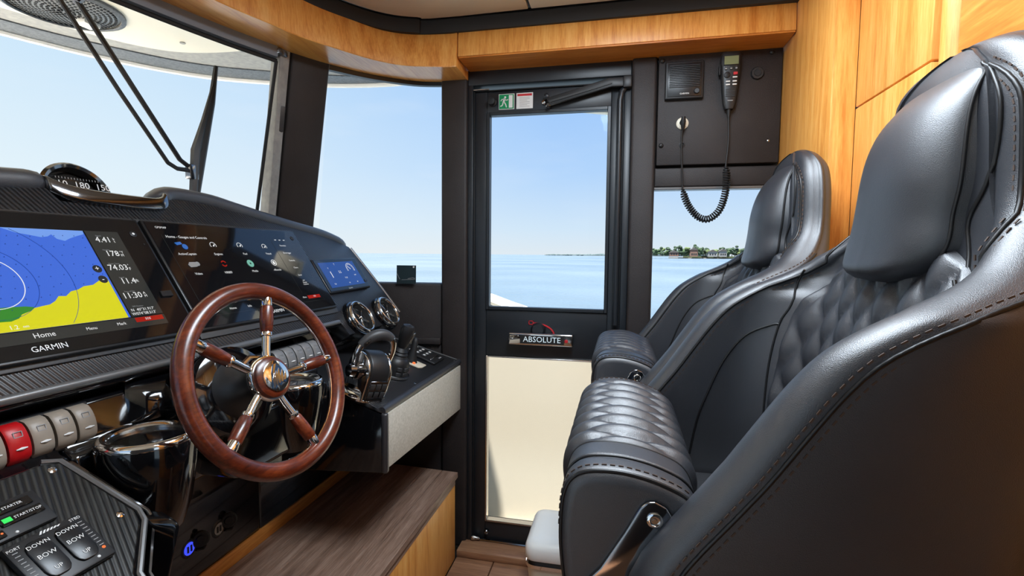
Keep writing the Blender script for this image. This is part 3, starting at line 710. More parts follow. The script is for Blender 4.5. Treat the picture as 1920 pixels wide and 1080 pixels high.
# lower black lacquer body
def slab(prof, y0, y1, name, mat='gloss', bev=.006, seg=3):
    return MB().prism([(x, y0, z) for x, z in prof], (0, y1 - y0, 0)).build(name, mat, hc, bev, seg)
slab([(-.90, .985), (-.955, .985), (-.955, .955), (-.905, .962), (-.878, .895), (-.855, .885), (-.850, .80), (-.868, .74), (-1.02, .66), (-1.062, .58), (-1.068, -.03), (-1.30, -.03), (-1.30, 1.10), (-.96, 1.10)], .62, 1.29, 'lower_body', bev=.010, seg=4)
slab([(-.90, .985), (-.955, .985), (-.955, .955), (-.905, .962), (-.878, .895), (-.858, .888), (-.858, -.03), (-1.30, -.03), (-1.30, 1.10), (-.96, 1.10)], .05, .618, 'lower_body', bev=.008, seg=3)
slab([(-1.064, .74), (-1.064, -.03), (-1.30, -.03), (-1.30, .74)], 1.288, 1.915, 'lower_body', 'gloss')
slab([(-.945, .985), (-.955, .90), (-.95, .70), (-1.30, .70), (-1.30, 1.10), (-.97, 1.10)], 1.292, 1.86, 'lower_body', 'gloss')
# raised lacquer bulge between the switches and the wheel
bl = MB().grid(lambda u, v: V((-.905 + .040 * math.sin(PI * u) ** .5 * math.sin(PI * v) ** .5 + .02 * (1 - v), .73 + .13 * u + .02 * v, .888 + .085 * v)), 12, 12)
bl.build('lacquer_bulge', 'gloss', hc)
# steering pod below the wheel
pod = [(.835, .80), (.865, .75), (.90, .735), (1.00, .735), (1.19, .735), (1.215, .76), (1.215, .872), (.835, .872)]
MB().prism([(-.775, y, z) for y, z in pod], (-.16, 0, 0)).build('steering_pod', 'gloss', hc, .014, 4)
# cup pods
for (cx, cy, r) in ((-.806, .705, .066), (-.800, 1.092, .066)):
    pr = [(r + .008, .0), (r + .010, -.01), (r + .008, -.05), (r * .95, -.12), (r * .75, -.16)]
    MB().lathe((cx, cy, .893), (0, 0, 1), pr, 36).build('cup_pod', 'gloss', hc)
# sloping lower control panel
a35 = math.radians(36); PE = V((math.cos(a35), 0, -math.sin(a35))); PN = V((math.sin(a35), 0, math.cos(a35))); P0 = V((-.80, 0, .862))
def Q(y, s, n=0.0): return P0 + Y * y + PE * s + PN * n
pan = [(.10, -.056), (.572, -.060), (.590, -.052), (.617, .080), (.612, .098), (.553, .165), (.54, .235), (.10, .235)]
MB().prism([Q(y, s, .0) for y, s in pan], PN * -.012).build('carbon_panel', 'carbon_t', hc, .002, 1)
def inset(poly, d):
    cx = sum(p[0] for p in poly) / len(poly); cy = sum(p[1] for p in poly) / len(poly)
    return [(p[0] + (p[0] - cx) / max(.001, math.hypot(p[0] - cx, p[1] - cy)) * d, p[1] + (p[1] - cy) / max(.001, math.hypot(p[0] - cx, p[1] - cy)) * d) for p in poly]
rim = [(.572, -.066), (.594, -.056), (.624, .080), (.619, .101), (.560, .170), (.547, .24)]
MB().prism([Q(y, s, -.004) for y, s in [(.09, -.066)] + rim + [(.09, .24)]], PN * -.25).build('panel_box', 'gloss', hc, .005, 3)
MB().tube([Q(y, s, -.003) for y, s in rim], .0045, 8).build('panel_edge', 'alu', hc)
ob = [(y + .014, s + .006) for y, s in rim]
MB().tube([Q(y, s, -.010) for y, s in ob], .004, 8).build('panel_edge', 'darkchrome', hc)
for y, s in ((.573, -.043), (.596, .075)):
    MB().lathe(Q(y, s, 0), PN, [(.0055, 0), (.0055, .002), (.003, .003), (.0025, .001)], 14).build('screw', 'chrome', hc)
# glossy column below the panel
MB().loft([[V((-.66 - .12 * t, .632 - .02 * t, .80 - .5 * t)), V((-.72 - .12 * t, .655, .80 - .5 * t)), V((-.80 - .1 * t, .655, .80 - .5 * t)), V((-.80 - .1 * t, .60, .80 - .5 * t))] for t in (0, .5, 1.4)]).build('corner_column', 'gloss', hc, .012, 4)

# ------------------------------------------------------------------ chart plotters
def plotter(name, label, y0, y1, s0=.066, s1=.362):
    t = thing(name, label, 'chartplotter', D((y0 + y1) / 2, (s0 + s1) / 2, .005), 'chartplotters in the helm console')
    MB().prism([D(y0, s0, .005), D(y0, s1, .005), D(y1, s1, .005), D(y1, s0, .005)], DN * .010).build('bezel', 'bezel', t, .003, 3)
    MB().prism([D(y0 + .006, s0 + .006, .015), D(y0 + .006, s1 - .006, .015), D(y1 - .006, s1 - .006, .015), D(y1 - .006, s0 + .006, .015)], DN * .0012).build('screen_glass', 'screen_off', t)
    return t
def poly(mb, pts, n): return mb.prism([D(y, s, n) for y, s in pts], DN * .0003)
def rect(mb, y0, y1, s0, s1, n=.0165): return poly(mb, [(y0, s0), (y0, s1), (y1, s1), (y1, s0)], n)
def word_parts(items, n, mat, parent, name='reading'):
    for txt, y, s, h, al in items:
        m = MB(); m.text(txt, D(y, s, n), Y, E2, h * 1.38, al); m.build(name, mat, parent, smooth=False)
def words(mb, items, n=.0172):
    for txt, y, s, h, al in items: mb.text(txt, D(y, s, n), Y, E2, h * 1.38, al)
    return mb
N1, N2, N3, N4 = .0165, .0169, .0173, .0177

c1 = plotter('chartplotter', 'large chart screen with a blue and yellow map left of the wheel', .386, .931)
cs = [o for o in c1.children if o.name.startswith('screen_glass')][0]
rect(MB(), .412, .797, .121, .322, N1).build('map_sea', 'map_sea', cs, smooth=False)
land = [(.412, .121), (.792, .121), (.793, .213), (.776, .207), (.760, .198), (.742, .196), (.730, .190), (.716, .187), (.704, .178), (.692, .179), (.683, .170), (.672, .164), (.659, .162), (.648, .160), (.635, .162), (.620, .155), (.611, .148), (.60, .146), (.56, .132), (.5, .14), (.412, .13)]
poly(MB(), land, N2).build('map_land', 'map_land', cs, smooth=False)
poly(MB(), [(.635, .164), (.648, .161), (.640, .155), (.625, .150), (.618, .143), (.606, .139), (.585, .140), (.585, .165), (.61, .165)], N3).build('map_green', 'map_green', cs, smooth=False)
poly(MB(), [(.66, .322), (.797, .322), (.795, .314), (.780, .309), (.765, .303), (.754, .297), (.742, .301), (.736, .311), (.728, .306), (.716, .304), (.70, .308), (.68, .312)], N2).build('map_shoal', 'map_shoal', cs, smooth=False)
poly(MB(), [(.56, .30), (.60, .302), (.61, .296), (.605, .290), (.58, .287), (.56, .29)], N2).build('map_shoal', 'map_shoal', cs, smooth=False)
def arc(mb, cy, cs_, R, w, n, a0=0, a1=360, clip=None, seg=64):
    pts = []
    for k in range(seg + 1):
        a = math.radians(a0 + (a1 - a0) * k / seg); pts.append((a, cy + R * math.cos(a), cs_ + R * math.sin(a)))
    for (a, y, s), (b, y2, s2) in zip(pts, pts[1:]):
        if clip and not (clip[0] < y < clip[1] and clip[2] < s < clip[3] and clip[0] < y2 < clip[1] and clip[2] < s2 < clip[3]): continue
        poly(mb, [(y, s), (y + w * math.cos(a), s + w * math.sin(a)), (y2 + w * math.cos(b), s2 + w * math.sin(b)), (y2, s2)], n)
    return mb
CL = (.412, .795, .122, .321)
rg = MB(); arc(rg, .60, .213, .050, .0012, N3, clip=CL)
rg.build('range_ring', 'lit_white', cs, smooth=False)
for R_ in (.070, .128): rg = MB(); arc(rg, .60, .213, R_, .0007, N3, *((0, 360) if R_ < .1 else (-44, 56)), clip=CL); rg.build('range_ring', 'lit_line', cs, smooth=False)
dots = MB()
for r in range(9):
    for q in range(14):
        y = .55 + q * .0185 + (r % 2) * .009 + random.uniform(-.003, .003); s = .138 + r * .021 + random.uniform(-.003, .003)
        lim = lerp_table([(.5, .14), (.60, .15), (.635, .168), (.683, .175), (.72, .192), (.76, .205), (.793, .22)], y)
        if s > lim and y < .79: poly(dots, [(y, s), (y + .002, s + .0016), (y + .0016, s - .001)], N3)
dots.build('depth_marks', 'lit_line', cs, smooth=False, kind='stuff')
rect(MB(), .800, .868, .1215, .323, N1).build('data_column', 'lit_bar', cs, smooth=False)
rect(MB(), .412, .868, .097, .119, N1).build('menu_bar', 'lit_bar', cs, smooth=False)
rect(MB(), .803, .863, .108, .118, N2).build('alarm_bar', 'lit_red', cs, smooth=False)
pm = MB(); 
for s in (.233, .209): arc(pm, .784, s, .0001, .0085, N3, seg=14)
pm.build('zoom_buttons', 'bezel', cs, smooth=False)
word_parts([('4.41', .812, .3015, .0135, 'LEFT'), ('178', .817, .268, .0135, 'LEFT'), ('74.03', .806, .2345, .0135, 'LEFT'), ('11.4', .816, .202, .0135, 'LEFT'), ('11:30', .803, .168, .0135, 'LEFT'),
           ('N  40\u00b031.917\'', .804, .1350, .0064, 'LEFT'), ('W074\u00b008.513\'', .802, .1262, .0064, 'LEFT'),
           ('k', .848, .304, .006, 'LEFT'), ('t', .848, .298, .006, 'LEFT'), ('\u00b0T', .847, .271, .006, 'LEFT'), ('M', .847, .264, .006, 'LEFT'), ('\u00b0', .848, .239, .006, 'LEFT'), ('F', .848, .231, .007, 'LEFT'), ('ft', .848, .202, .007, 'LEFT'), ('A', .848, .172, .006, 'LEFT'), ('M', .848, .165, .006, 'LEFT'),
           ('SOS', .829, .113, .005, 'CENTER'), ('Home', .640, .108, .0095, 'CENTER'), ('Menu', .716, .108, .0062, 'CENTER'), ('Mark', .772, .109, .0062, 'CENTER'), ('+', .784, .2335, .011, 'CENTER'), ('-', .784, .2095, .012, 'CENTER'), ('1.2', .598, .1275, .008, 'LEFT'), ('nm', .617, .1275, .005, 'LEFT')], N4, 'lit_white', cs)
for s, w in ((.311, 'Depth'), (.277, 'Heading'), (.244, 'Water Temp'), (.211, 'Speed'), (.178, 'Time of Day'), (.143, 'GPS Position')): word_parts([(w, .822, s, .0032, 'CENTER')], N4, 'lit_dim', cs, 'heading')
words(MB(), [('GARMIN', .639, .0845, .0105, 'CENTER')], .0167).build('maker_lettering', 'ink_white', c1, smooth=False)
MB().lathe(D(.902, .320, .015), DN, [(.0075, 0), (.0075, .0022), (.006, .0028), (.005, .0016)], 18).build('power_button', 'plastic', c1)
MB().lathe(D(.902, .320, .0165), DN, [(.0028, 0), (.0028, .0014)], 12).build('button_mark', 'ink_white', c1)
MB().lathe(D(.915, .294, .0162), DN, [(.0018, 0), (.0018, .0006)], 8).build('light_sensor', 'ink_black', c1)
MB().prism([D(.885, .158, .015), D(.885, .172, .015), D(.912, .172, .015), D(.912, .158, .015)], DN * .006).build('card_door', 'bezel', c1, .001, 1)

c2 = plotter('chartplotter.001', 'large dark screen with a grid of app icons behind the steering wheel', .940, 1.484)
cs = [o for o in c2.children if o.name.startswith('screen_glass')][0]
word_parts([('Home - Gauges and Controls', .980, .3165, .0072, 'LEFT'), ('ActiveCaptain', 1.013, .268, .0066, 'CENTER'), ('Engines', 1.108, .268, .0066, 'CENTER'), ('Fuel', 1.203, .269, .0066, 'CENTER'), ('Vessel', 1.298, .270, .0066, 'CENTER'),
           ('Video', 1.013, .212, .0066, 'CENTER'), ('VIRB\u00ae', 1.106, .212, .0066, 'CENTER'), ('Media', 1.203, .213, .0066, 'CENTER'), ('nReactix', 1.296, .214, .0066, 'CENTER'),
           ('Favorites', 1.384, .300, .0056, 'CENTER'), ('Downrigger', 1.384, .273, .0056, 'CENTER'), ('Controls', 1.386, .245, .0056, 'CENTER'), ('Charts', 1.385, .219, .0056, 'CENTER'), ('Sonar', 1.384, .192, .0056, 'CENTER'), ('A/V', 1.387, .172, .0048, 'CENTER'), ('Gauges', 1.387, .165, .0048, 'CENTER'), ('Controls', 1.387, .158, .0048, 'CENTER'),
           ('Home', 1.055, .110, .0062, 'CENTER'), ('Info', 1.112, .110, .0062, 'CENTER'), ('Menu', 1.345, .114, .0055, 'CENTER'), ('SOS', 1.395, .114, .005, 'CENTER')], N4, 'lit_white', cs, 'menu_word')
for y, s in ((1.107, .295), (1.200, .296), (1.297, .294)):
    ic = MB(); arc(ic, y, s, .0085, .0012, N3, -30, 210, seg=20); poly(ic, [(y - .002, s - .002), (y + .005, s + .004), (y + .006, s + .002), (y + .001, s - .004)], N3)
    ic.build('gauge_icon', 'lit_white', cs, smooth=False)
ic = MB(); arc(ic, 1.298, .239, .0085, .0016, N3, seg=24); poly(ic, [(1.294, .234), (1.294, .243), (1.299, .245), (1.303, .234)], N3)
ic.build('link_icon', 'lit_white', cs, smooth=False)
for k in range(3): ic = MB(); poly(ic, [(1.36 + .02 * k, .3195), (1.36 + .02 * k, .3215), (1.368 + .02 * k, .3215), (1.368 + .02 * k, .3195)], N3); ic.build('status_icon', 'lit_white', cs, smooth=False)
b = MB(); poly(b, [(.994, .300), (1.012, .303), (1.014, .296), (.998, .293)], N3); arc(b, 1.018, .289, .0001, .0075, N3, seg=14); b.build('captain_icon', 'lit_blue', cs, smooth=False)
b = MB(); poly(b, [(.998, .238), (1.004, .245), (1.028, .245), (1.030, .237), (1.020, .232), (1.002, .231)], N3); arc(b, 1.026, .240, .0001, .006, N3, seg=14); b.build('camera_icon', 'lit_dim', cs, smooth=False)
b = MB(); arc(b, 1.108, .239, .006, .003, N3, 20, 150, seg=12); arc(b, 1.108, .239, .006, .003, N3, 200, 330, seg=12); b.build('action_icon', 'lit_red', cs, smooth=False)
b = MB(); arc(b, 1.202, .238, .003, .0085, N3, seg=24); b.build('disc_icon', base_mat('lit_screen_mint', (.004, .004, .004), .06, emit=srgb(130, 200, 180), estr=.8), cs, smooth=False)
rect(MB(), 1.362, 1.424, .108, .119, N1).build('alarm_bar', 'lit_red', cs, smooth=False)
b = MB(); rect(b, .972, 1.44, .098, .0985, N1); rect(b, .972, .9726, .098, .322, N1); rect(b, 1.345, 1.3456, .13, .322, N1); b.build('screen_lines', 'lit_bar', cs, smooth=False)
words(MB(), [('GARMIN', 1.202, .0845, .0100, 'CENTER')], .0167).build('maker_lettering', 'ink_white', c2, smooth=False)
words(MB(), [('GPSMAP', .966, .342, .006, 'LEFT')], .0167).build('model_lettering', 'ink_white', c2, smooth=False)
MB().lathe(D(1.453, .330, .015), DN, [(.0075, 0), (.0075, .0022), (.006, .0028), (.005, .0016)], 18).build('power_button', 'plastic', c2)

c3 = thing('gauge_display', 'small blue engine gauge screen above the air vents', 'display', D(1.63, .19, .0))
MB().prism([D(1.495, .118, 0), D(1.495, .252, 0), D(1.785, .258, 0), D(1.775, .124, 0)], DN * .012).build('bezel', 'bezel', c3, .004, 3)
sg3 = MB().prism([D(1.502, .124, .012), D(1.502, .247, .012), D(1.778, .252, .012), D(1.769, .130, .012)], DN * .001).build('screen_glass', 'screen_off', c3)
MB().prism([D(1.518, .136, .0132), D(1.518, .236, .0132), D(1.745, .241, .0132), D(1.745, .142, .0132)], DN * .0003).build('lit_area', 'lit_display', sg3, smooth=False)
g = MB(); arc(g, 1.702, .207, .024, .0012, .0137, -20, 200, seg=28); arc(g, 1.702, .207, .019, .0006, .0137, -20, 200, seg=28)
for k in range(9):
    a = math.radians(-15 + k * 26); poly(g, [(1.702 + .019 * math.cos(a), .207 + .019 * math.sin(a)), (1.703 + .019 * math.cos(a), .2075 + .019 * math.sin(a)), (1.703 + .024 * math.cos(a), .2075 + .024 * math.sin(a)), (1.702 + .024 * math.cos(a), .207 + .024 * math.sin(a))], .0137)
poly(g, [(1.701, .206), (1.690, .219), (1.692, .220), (1.7035, .207)], .0137); poly(g, [(1.560, .175), (1.560, .20), (1.563, .20), (1.563, .175)], .0137)
words(g, [('5.5', 1.62, .196, .010, 'CENTER'), ('11.8', 1.64, .172, .007, 'CENTER'), ('12.6', 1.545, .150, .005, 'LEFT'), ('0.0', 1.64, .150, .005, 'LEFT'), ('rpm', 1.71, .182, .006, 'CENTER'), ('T', 1.61, .228, .007, 'CENTER'), ('F', 1.56, .213, .006, 'CENTER'), ('88', 1.70, .152, .005, 'CENTER')], .0139)
g.build('gauge_marks', 'lit_white', sg3, smooth=False)
words(MB(), [('GARMIN', 1.63, .1285, .005, 'CENTER')], .0134).build('maker_lettering', 'ink_white', c3, smooth=False)
MB().prism([D(1.752, .148, .012), D(1.752, .158, .012), D(1.772, .160, .012), D(1.772, .150, .012)], DN * .003).build('card_door', 'bezel', c3, .001, 1)

# ------------------------------------------------------------------ air vents
def vent(y, s, label):
    t = thing('air_vent', label, 'air vent', D(y, s, .0), 'chrome air vents on the helm console')
    MB().lathe(D(y, s, -.02), DN, [(.068, 0), (.070, .022), (.066, .032), (.060, .034)], 40, caps=False).build('housing', 'gloss', t)
    MB().lathe(D(y, s, .010), DN, [(.0505, .012), (.052, .017), (.0555, .020), (.060, .017), (.0618, .006), (.060, -.004)], 44, caps=False).build('chrome_ring', 'chrome', t, angle=80)
    MB().lathe(D(y, s, .0), DN, [(.0515, .022), (.046, .006), (.001, .004)], 36, caps=False).build('bowl', 'ink_black', t)
    MB().torus(D(y, s, .010), DN, .036, .0012, 32, 6).build('inner_ring', 'plastic', t)
    for k in range(5):
        a = math.radians(40 + 72 * k); d = Y * math.cos(a) + E2 * math.sin(a); w = DN.cross(d)
        MB().loft([[D(y, s, .012) + d * r + w * hw, D(y, s, .012) + d * r - w * hw, D(y, s, .016) + d * r - w * hw * .4, D(y, s, .016) + d * r + w * hw * .4] for r, hw in ((.0, .0030), (.02, .0022), (.046, .0036))]).build('blade', 'chrome', t)
    MB().ball(D(y, s, .015), .0065, 10, 6).build('knob', 'chrome', t)
vent(1.578, .010, 'chrome ringed round air vent nearer the steering wheel')
vent(1.776, .008, 'chrome ringed round air vent at the outer end of the console')

# ------------------------------------------------------------------ compass
cc = V((-1.205, .905, 1.347))
cp = thing('compass', 'silver rimmed dome compass sitting in the console top notch', 'compass', cc)
ca = V((.93, -.10, .36)).normalized()
MB().lathe(cc - ca * .05, ca, [(.050, 0), (.066, .02), (.070, .05), (.072, .058), (.066, .064), (.060, .060), (.058, .040)], 44, caps=False).build('rim', 'darkchrome', cp)
MB().torus(cc + ca * .006, ca, .0655, .0045, 44, 8).build('bezel_ring', 'alu', cp)
MB().lathe(cc - ca * .03, ca, [(.057, 0), (.057, .004)], 36).build('bowl', 'ink_black', cp)
MB().lathe(cc - ca * .028, ca, [(.056, .001), (.05, .022), (.03, .038), (.001, .043)], 36).build('dome', base_mat('smoked_dome', (.03, .027, .024), .06, spec=.6), cp)
cu = V((0, 0, 1)) - ca * ca.z; cu.normalize(); cy_ = cu.cross(ca).normalized()
if cy_.y < 0: cy_ = -cy_
tm = MB(); tm.text('210  180  150', cc + ca * .021 + cu * .012 + cy_ * .004, cy_, cu, .021, 'CENTER'); tm.build('card_numbers', 'ink_white', cp, smooth=False)
tk = MB()
for k in range(-7, 8): tk.obox(cc + ca * .0185 + cy_ * (k * .006) + cu * .028, (cy_, cu, ca), (.0006, .002, .0003))
tk.build('card_ticks', 'ink_grey', cp, smooth=False)
tm = MB(); tm.obox(cc + ca * .019 - cy_ * .053 + cu * .012, (cy_, cu, ca), (.0016, .005, .0004)); tm.build('lubber_line', 'led_orange', cp, smooth=False)

# ------------------------------------------------------------------ rocker switches
SWN = V((.94, 0, .34)).normalized(); SWE = V((-.34, 0, .94)).normalized()
def rocker_row(label, ys, cols, half, name='switch_panel'):
    t = thing(name, label, 'switch panel', (-.885, sum(ys) / len(ys), .93), 'rows of rocker switches')
    c0 = V((-.893, 0, .928))
    MB().obox(c0 + Y * ((ys[0] + ys[-1]) / 2) - SWN * .004, (SWN, Y, SWE), (.006, (ys[-1] - ys[0]) / 2 + half + .006, .034)).build('mounting_plate', 'plastic', t, .002, 1)
    for y, mat, lb in zip(ys, cols, [None] * len(ys)):
        m = MB(); rings = []
        for k in range(11):
            a = -1 + 2 * k / 10; n = .016 * (1 - a * a) ** .5 + .004
            c = c0 + Y * y + SWE * (a * .031) + SWN * n
            rings.append([c - Y * half * .90 - SWN * .010, c - Y * half * .94 - SWN * .0025, c - Y * half * .70, c + Y * half * .70, c + Y * half * .94 - SWN * .0025, c + Y * half * .90 - SWN * .010])
        r = m.loft(rings).build('rocker', mat, t, angle=50)
        if mat == 'switch_red': r['label'] = 'red rocker'
        lens = MB(); lens.tube([c0 + Y * (y - half * .48) - SWE * .012 + SWN * .0193, c0 + Y * (y) - SWE * .012 + SWN * .0202, c0 + Y * (y + half * .48) - SWE * .012 + SWN * .0193], [.0008, .0022, .0008], 8, up=SWN)
        lens.build('indicator_lens', 'ink_white', r)
        sy = MB(); c = c0 + Y * y + SWE * .010 + SWN * .0196
        w = half * .36
        for dy, de, hy, he in ((-w, 0, .0006, .004), (w, 0, .0006, .004), (0, .004, w, .0006), (0, -.004, w, .0006)): sy.obox(c + Y * dy + SWE * de, (Y, SWE, SWN), (hy, he, .0004))
        sy.build('symbol', 'ink_grey', r, smooth=False)
    return t
rocker_row('row of taupe rocker switches with one red one at the left edge', [.464, .496, .528, .560, .592, .625, .658], ['switch_grey', 'switch_grey', 'switch_grey', 'switch_red', 'switch_grey', 'switch_grey', 'switch_grey'], .0152)
rocker_row('row of five grey rocker switches seen through the steering wheel', [1.158, 1.197, 1.236, 1.275, 1.314], ['switch_far'] * 5, .0185, 'switch_panel.001')

# ------------------------------------------------------------------ cup holders
for (cx, cy, r, lb) in ((-.806, .705, .066, 'steel cup holder left of the steering wheel'), (-.800, 1.092, .066, 'steel cup holder behind the steering wheel hub')):
    t = thing('cup_holder', lb, 'cup holder', (cx, cy, .80), 'steel cup holders in the console')
    MB().lathe((cx, cy, .893), (0, 0, 1), [(r - .010, .004), (r - .004, .010), (r + .004, .010), (r + .009, .003), (r + .008, -.003)], 48, caps=False).build('rim', 'chrome', t, angle=80)
    MB().lathe((cx, cy, .893), (0, 0, 1), [(r - .010, .005), (r - .012, -.03), (r - .016, -.075), (.001, -.078)], 48, caps=False).build('cup', 'steel', t)

# ------------------------------------------------------------------ usb sockets
for y, led, lb in ((1.030, 'led_blue', 'round socket with blue light and open cap near the panel'), (1.126, None, 'round white faced socket with open cap further from the panel')):
    t = thing('power_socket', lb, 'socket', (-1.066, y, .463), 'capped sockets on the black lower console')
    MB().lathe((-1.067, y, .463), (1, 0, 0), [(.024, 0), (.024, .004), (.020, .007), (.017, .005)], 26).build('socket_ring', 'plastic', t)
    MB().lathe((-1.067, y, .463), (1, 0, 0), [(.016, .004), (.016, .0062)], 22).build('socket_face', 'led_blue' if led else 'ink_grey', t)
    MB().box(-1.061, -1.0585, y - .008, y - .004, .455, .471).build('port', 'ink_black', t)
    MB().box(-1.061, -1.0585, y + .002, y + .006, .455, .471).build('port', 'ink_black', t)
    cap = MB().lathe((-1.058, y + .030, .474), V((.75, -.62, .1)), [(.021, 0), (.022, .006), (.018, .010), (.012, .010), (.010, .013), (.001, .013)], 24).build('cap', 'rubber', t)
    MB().tube([(-1.062, y + .022, .447), (-1.052, y + .034, .446), (-1.048, y + .036, .456)], .0045, 6).build('strap', 'rubber', t)

# ------------------------------------------------------------------ trim tab control and indicator module on the sloping panel
tt = thing('trim_tab_control', 'black trim tab control pad with two bow up down buttons', 'control pad', Q(.505, .09))
def qbox(y0, y1, s0, s1, n0, n1, name, mat, par, bev=.002, sg_=2):
    return MB().prism([Q(y0, s0, n0), Q(y1, s0, n0), Q(y1, s1, n0), Q(y0, s1, n0)], PN * (n1 - n0)).build(name, mat, par, bev, sg_)
qbox(.457, .551, .046, .128, 0, .010, 'pad_body', 'plastic', tt, .003, 2)
for yc in (.4875, .5225):
    bt = MB()
    pts = [];
    for k in range(24):
        a = 2 * PI * k / 24; pts.append((yc + .0145 * max(-1, min(1, 1.25 * math.cos(a))), .0865 + .031 * max(-1, min(1, 1.12 * math.sin(a)))))
    rb = bt.prism([Q(y, s, .010) for y, s in pts], PN * .003).build('rocker_button', 'plastic_grey' if False else 'bezel', tt, .0015, 2)
    tw = MB(); S_ = -PE
    for w_, s in (('DOWN', .0645), ('BOW', .083), ('UP', .106)): tw.text(w_, Q(yc, s, .0136), Y, S_, (.0080 if w_ != 'BOW' else .0092), 'CENTER')
    tw.build('lettering', 'ink_white', rb, smooth=False)
lg = MB()
for k in range(6): lg.prism([Q(.497 + k * .0042, .052 - k * .0002, .0104), Q(.4995 + k * .0042, .052, .0104), Q(.503 + k * .0042, .0475 + k * .0004, .0104), Q(.5005 + k * .0042, .0475 + k * .0004, .0104)], PN * .0004)
lg.build('pad_logo', 'ink_white', tt, smooth=False); lg = MB()
lg.text('PORT', Q(.466, .055, .0106), Y, -PE, .006, 'CENTER'); lg.build('side_word', 'ink_white', tt, smooth=False); lg = MB(); lg.text('STBD', Q(.541, .0525, .0106), Y, -PE, .006, 'CENTER')
lg.build('side_word', 'ink_white', tt, smooth=False)
tk = MB()
for y in (.4645, .5425):
    for k in range(9):
        tk.prism([Q(y - .003, .060 + k * .0058, .0104), Q(y + .003, .060 + k * .0058, .0104), Q(y + .003, .0612 + k * .0058, .0104), Q(y - .003, .0612 + k * .0058, .0104)], PN * .0003)
tk.build('scale_marks', 'ink_grey', tt, smooth=False)
MB().lathe(Q(.5425, .112, .0102), PN, [(.0024, 0), (.0018, .0008)], 10).build('orange_light', 'led_orange', tt)
MB().lathe(Q(.530, .121, .0102), PN, [(.0022, 0), (.0016, .0008)], 10).build('pad_screw', 'ink_white', tt)

im = thing('indicator_module', 'black switch module with green lit bars above the trim pad', 'switch module', Q(.46, .0))
qbox(.36, .533, -.022, .036, 0, .007, 'module_body', 'plastic', im, .003, 2)
for s0, w_, y0 in ((-.008, 'STARTER', .482), (.011, 'START/STOP', .486)):
    bb_ = qbox(y0 - .01, y0 + .040, s0 - .007, s0 + .007, .007, .0095, 'button', 'gloss', im, .001, 1)
    MB().prism([Q(y0 - .007, s0 - .004, .0096), Q(y0 + .003, s0 - .004, .0096), Q(y0 + .003, s0 + .003, .0096), Q(y0 - .007, s0 + .003, .0096)], PN * .0004).build('green_light', 'led_green', bb_, smooth=False)
    tb = MB(); tb.text(w_, Q(y0 + .0055, s0, .0098), Y, -PE, .0058, 'LEFT'); tb.build('lettering', 'ink_white', bb_, smooth=False)
tb = MB(); tb.text('CONTROL', Q(.47, -.018, .0073), Y, -PE, .0065, 'CENTER'); tb.build('lettering', 'ink_white', im, smooth=False)
MB().lathe(Q(.485, .031, .007), PN, [(.0020, 0), (.0014, .0008)], 8).build('module_screw', 'ink_white', im)
q_ = qbox(.44, .474, .020, .032, .007, .0095, 'button', 'gloss', im, .001, 1)
MB().lathe(Q(.470, .026, .0096), PN, [(.0014, 0), (.0014, .0005)], 8).build('orange_light', 'led_orange', q_)

# ------------------------------------------------------------------ steering wheel
WC = V((-.672, .855, .973)); tl, yw = .3485, -.119
WN = V((math.cos(tl) * math.cos(yw), math.cos(tl) * math.sin(yw), math.sin(tl)))
WA = Z.cross(WN).normalized(); WB = WN.cross(WA)
def W(a, b, n=0.0): return WC + WA * a + WB * b + WN * n
sw = thing('steering_wheel', 'five spoke mahogany steering wheel with chrome fittings', 'steering wheel', WC - WN * .10)
MB().torus(WC, WN, .18, .0168, 96, 20).build('rim', 'mahogany', sw)
MB().torus(WC - WN * .002, WN, .1640, .0022, 80, 8).build('inner_band', 'chrome', sw)
for k in range(5):
    a = math.radians(2 + 72 * k); d = WA * math.cos(a) + WB * math.sin(a); h = WC - WN * .010
    def rp(r): return h + d * r + WN * (.010 * max(0, min(1, (r - .06) / .10)))
    sp = MB().tube([rp(.030), rp(.060), rp(.088)], [.0075, .0080, .0085], 16).build('spoke', 'chrome', sw)
    MB().tube([rp(.086), rp(.088), rp(.094), rp(.096)], [.0085, .0115, .0115, .0100], 18).build('collar', 'chrome', sp)
    MB().tube([rp(.095), rp(.098), rp(.120), rp(.146), rp(.150)], [.0100, .0118, .0132, .0125, .0108], 18).build('wood_grip', 'mahogany', sp)
    MB().tube([rp(.149), rp(.151), rp(.162), rp(.170)], [.0105, .0112, .0108, .0100], 18).build('end_ferrule', 'chrome', sp)
hb = MB().lathe(WC - WN * .022, WN, [(.038, 0), (.045, .006), (.047, .016), (.044, .022), (.040, .022)], 48).build('hub_cup', 'chrome', sw)
MB().lathe(WC - WN * .002, WN, [(.0415, 0), (.0405, .008), (.034, .013), (.001, .0145)], 44).build('hub_disc', 'mahogany', sw)
em = MB().lathe(WC + WN * .0115, WN, [(.0310, 0), (.0310, .0018), (.029, .0030), (.001, .0034)], 40).build('emblem', 'chrome', sw)
def wpoly(m, pts, n, th=.0008): return m.prism([W(a, b, n) for a, b in pts], WN * th)
es = MB()
arch = [(-.020, -.022), (-.012, .008), (-.003, .024), (.004, .0235), (.014, .012), (.022, -.006), (.017, -.018), (.010, -.013), (.003, -.021), (-.004, -.016), (-.010, -.024)]
wpoly(es, arch, .0148).build('sail_field', 'navy', em, smooth=False)
st = MB()
for k in range(5):
    o = k * .0072 - .014
    pts = [(o - .003, -.020 + .002 * k), (o - .001, -.006 + .004 * (2 - abs(k - 2))), (o + .003 + .004, .006 + .004 * (2 - abs(k - 2))), (o + .005, -.006), (o + .0015, -.020 + .002 * k)]
    wpoly(st, pts, .0156, .0012)
wpoly(st, [(-.018, -.022), (-.010, .008), (-.002, .0235), (.004, .0235), (-.004, .010), (-.012, -.022)], .0156, .0008)
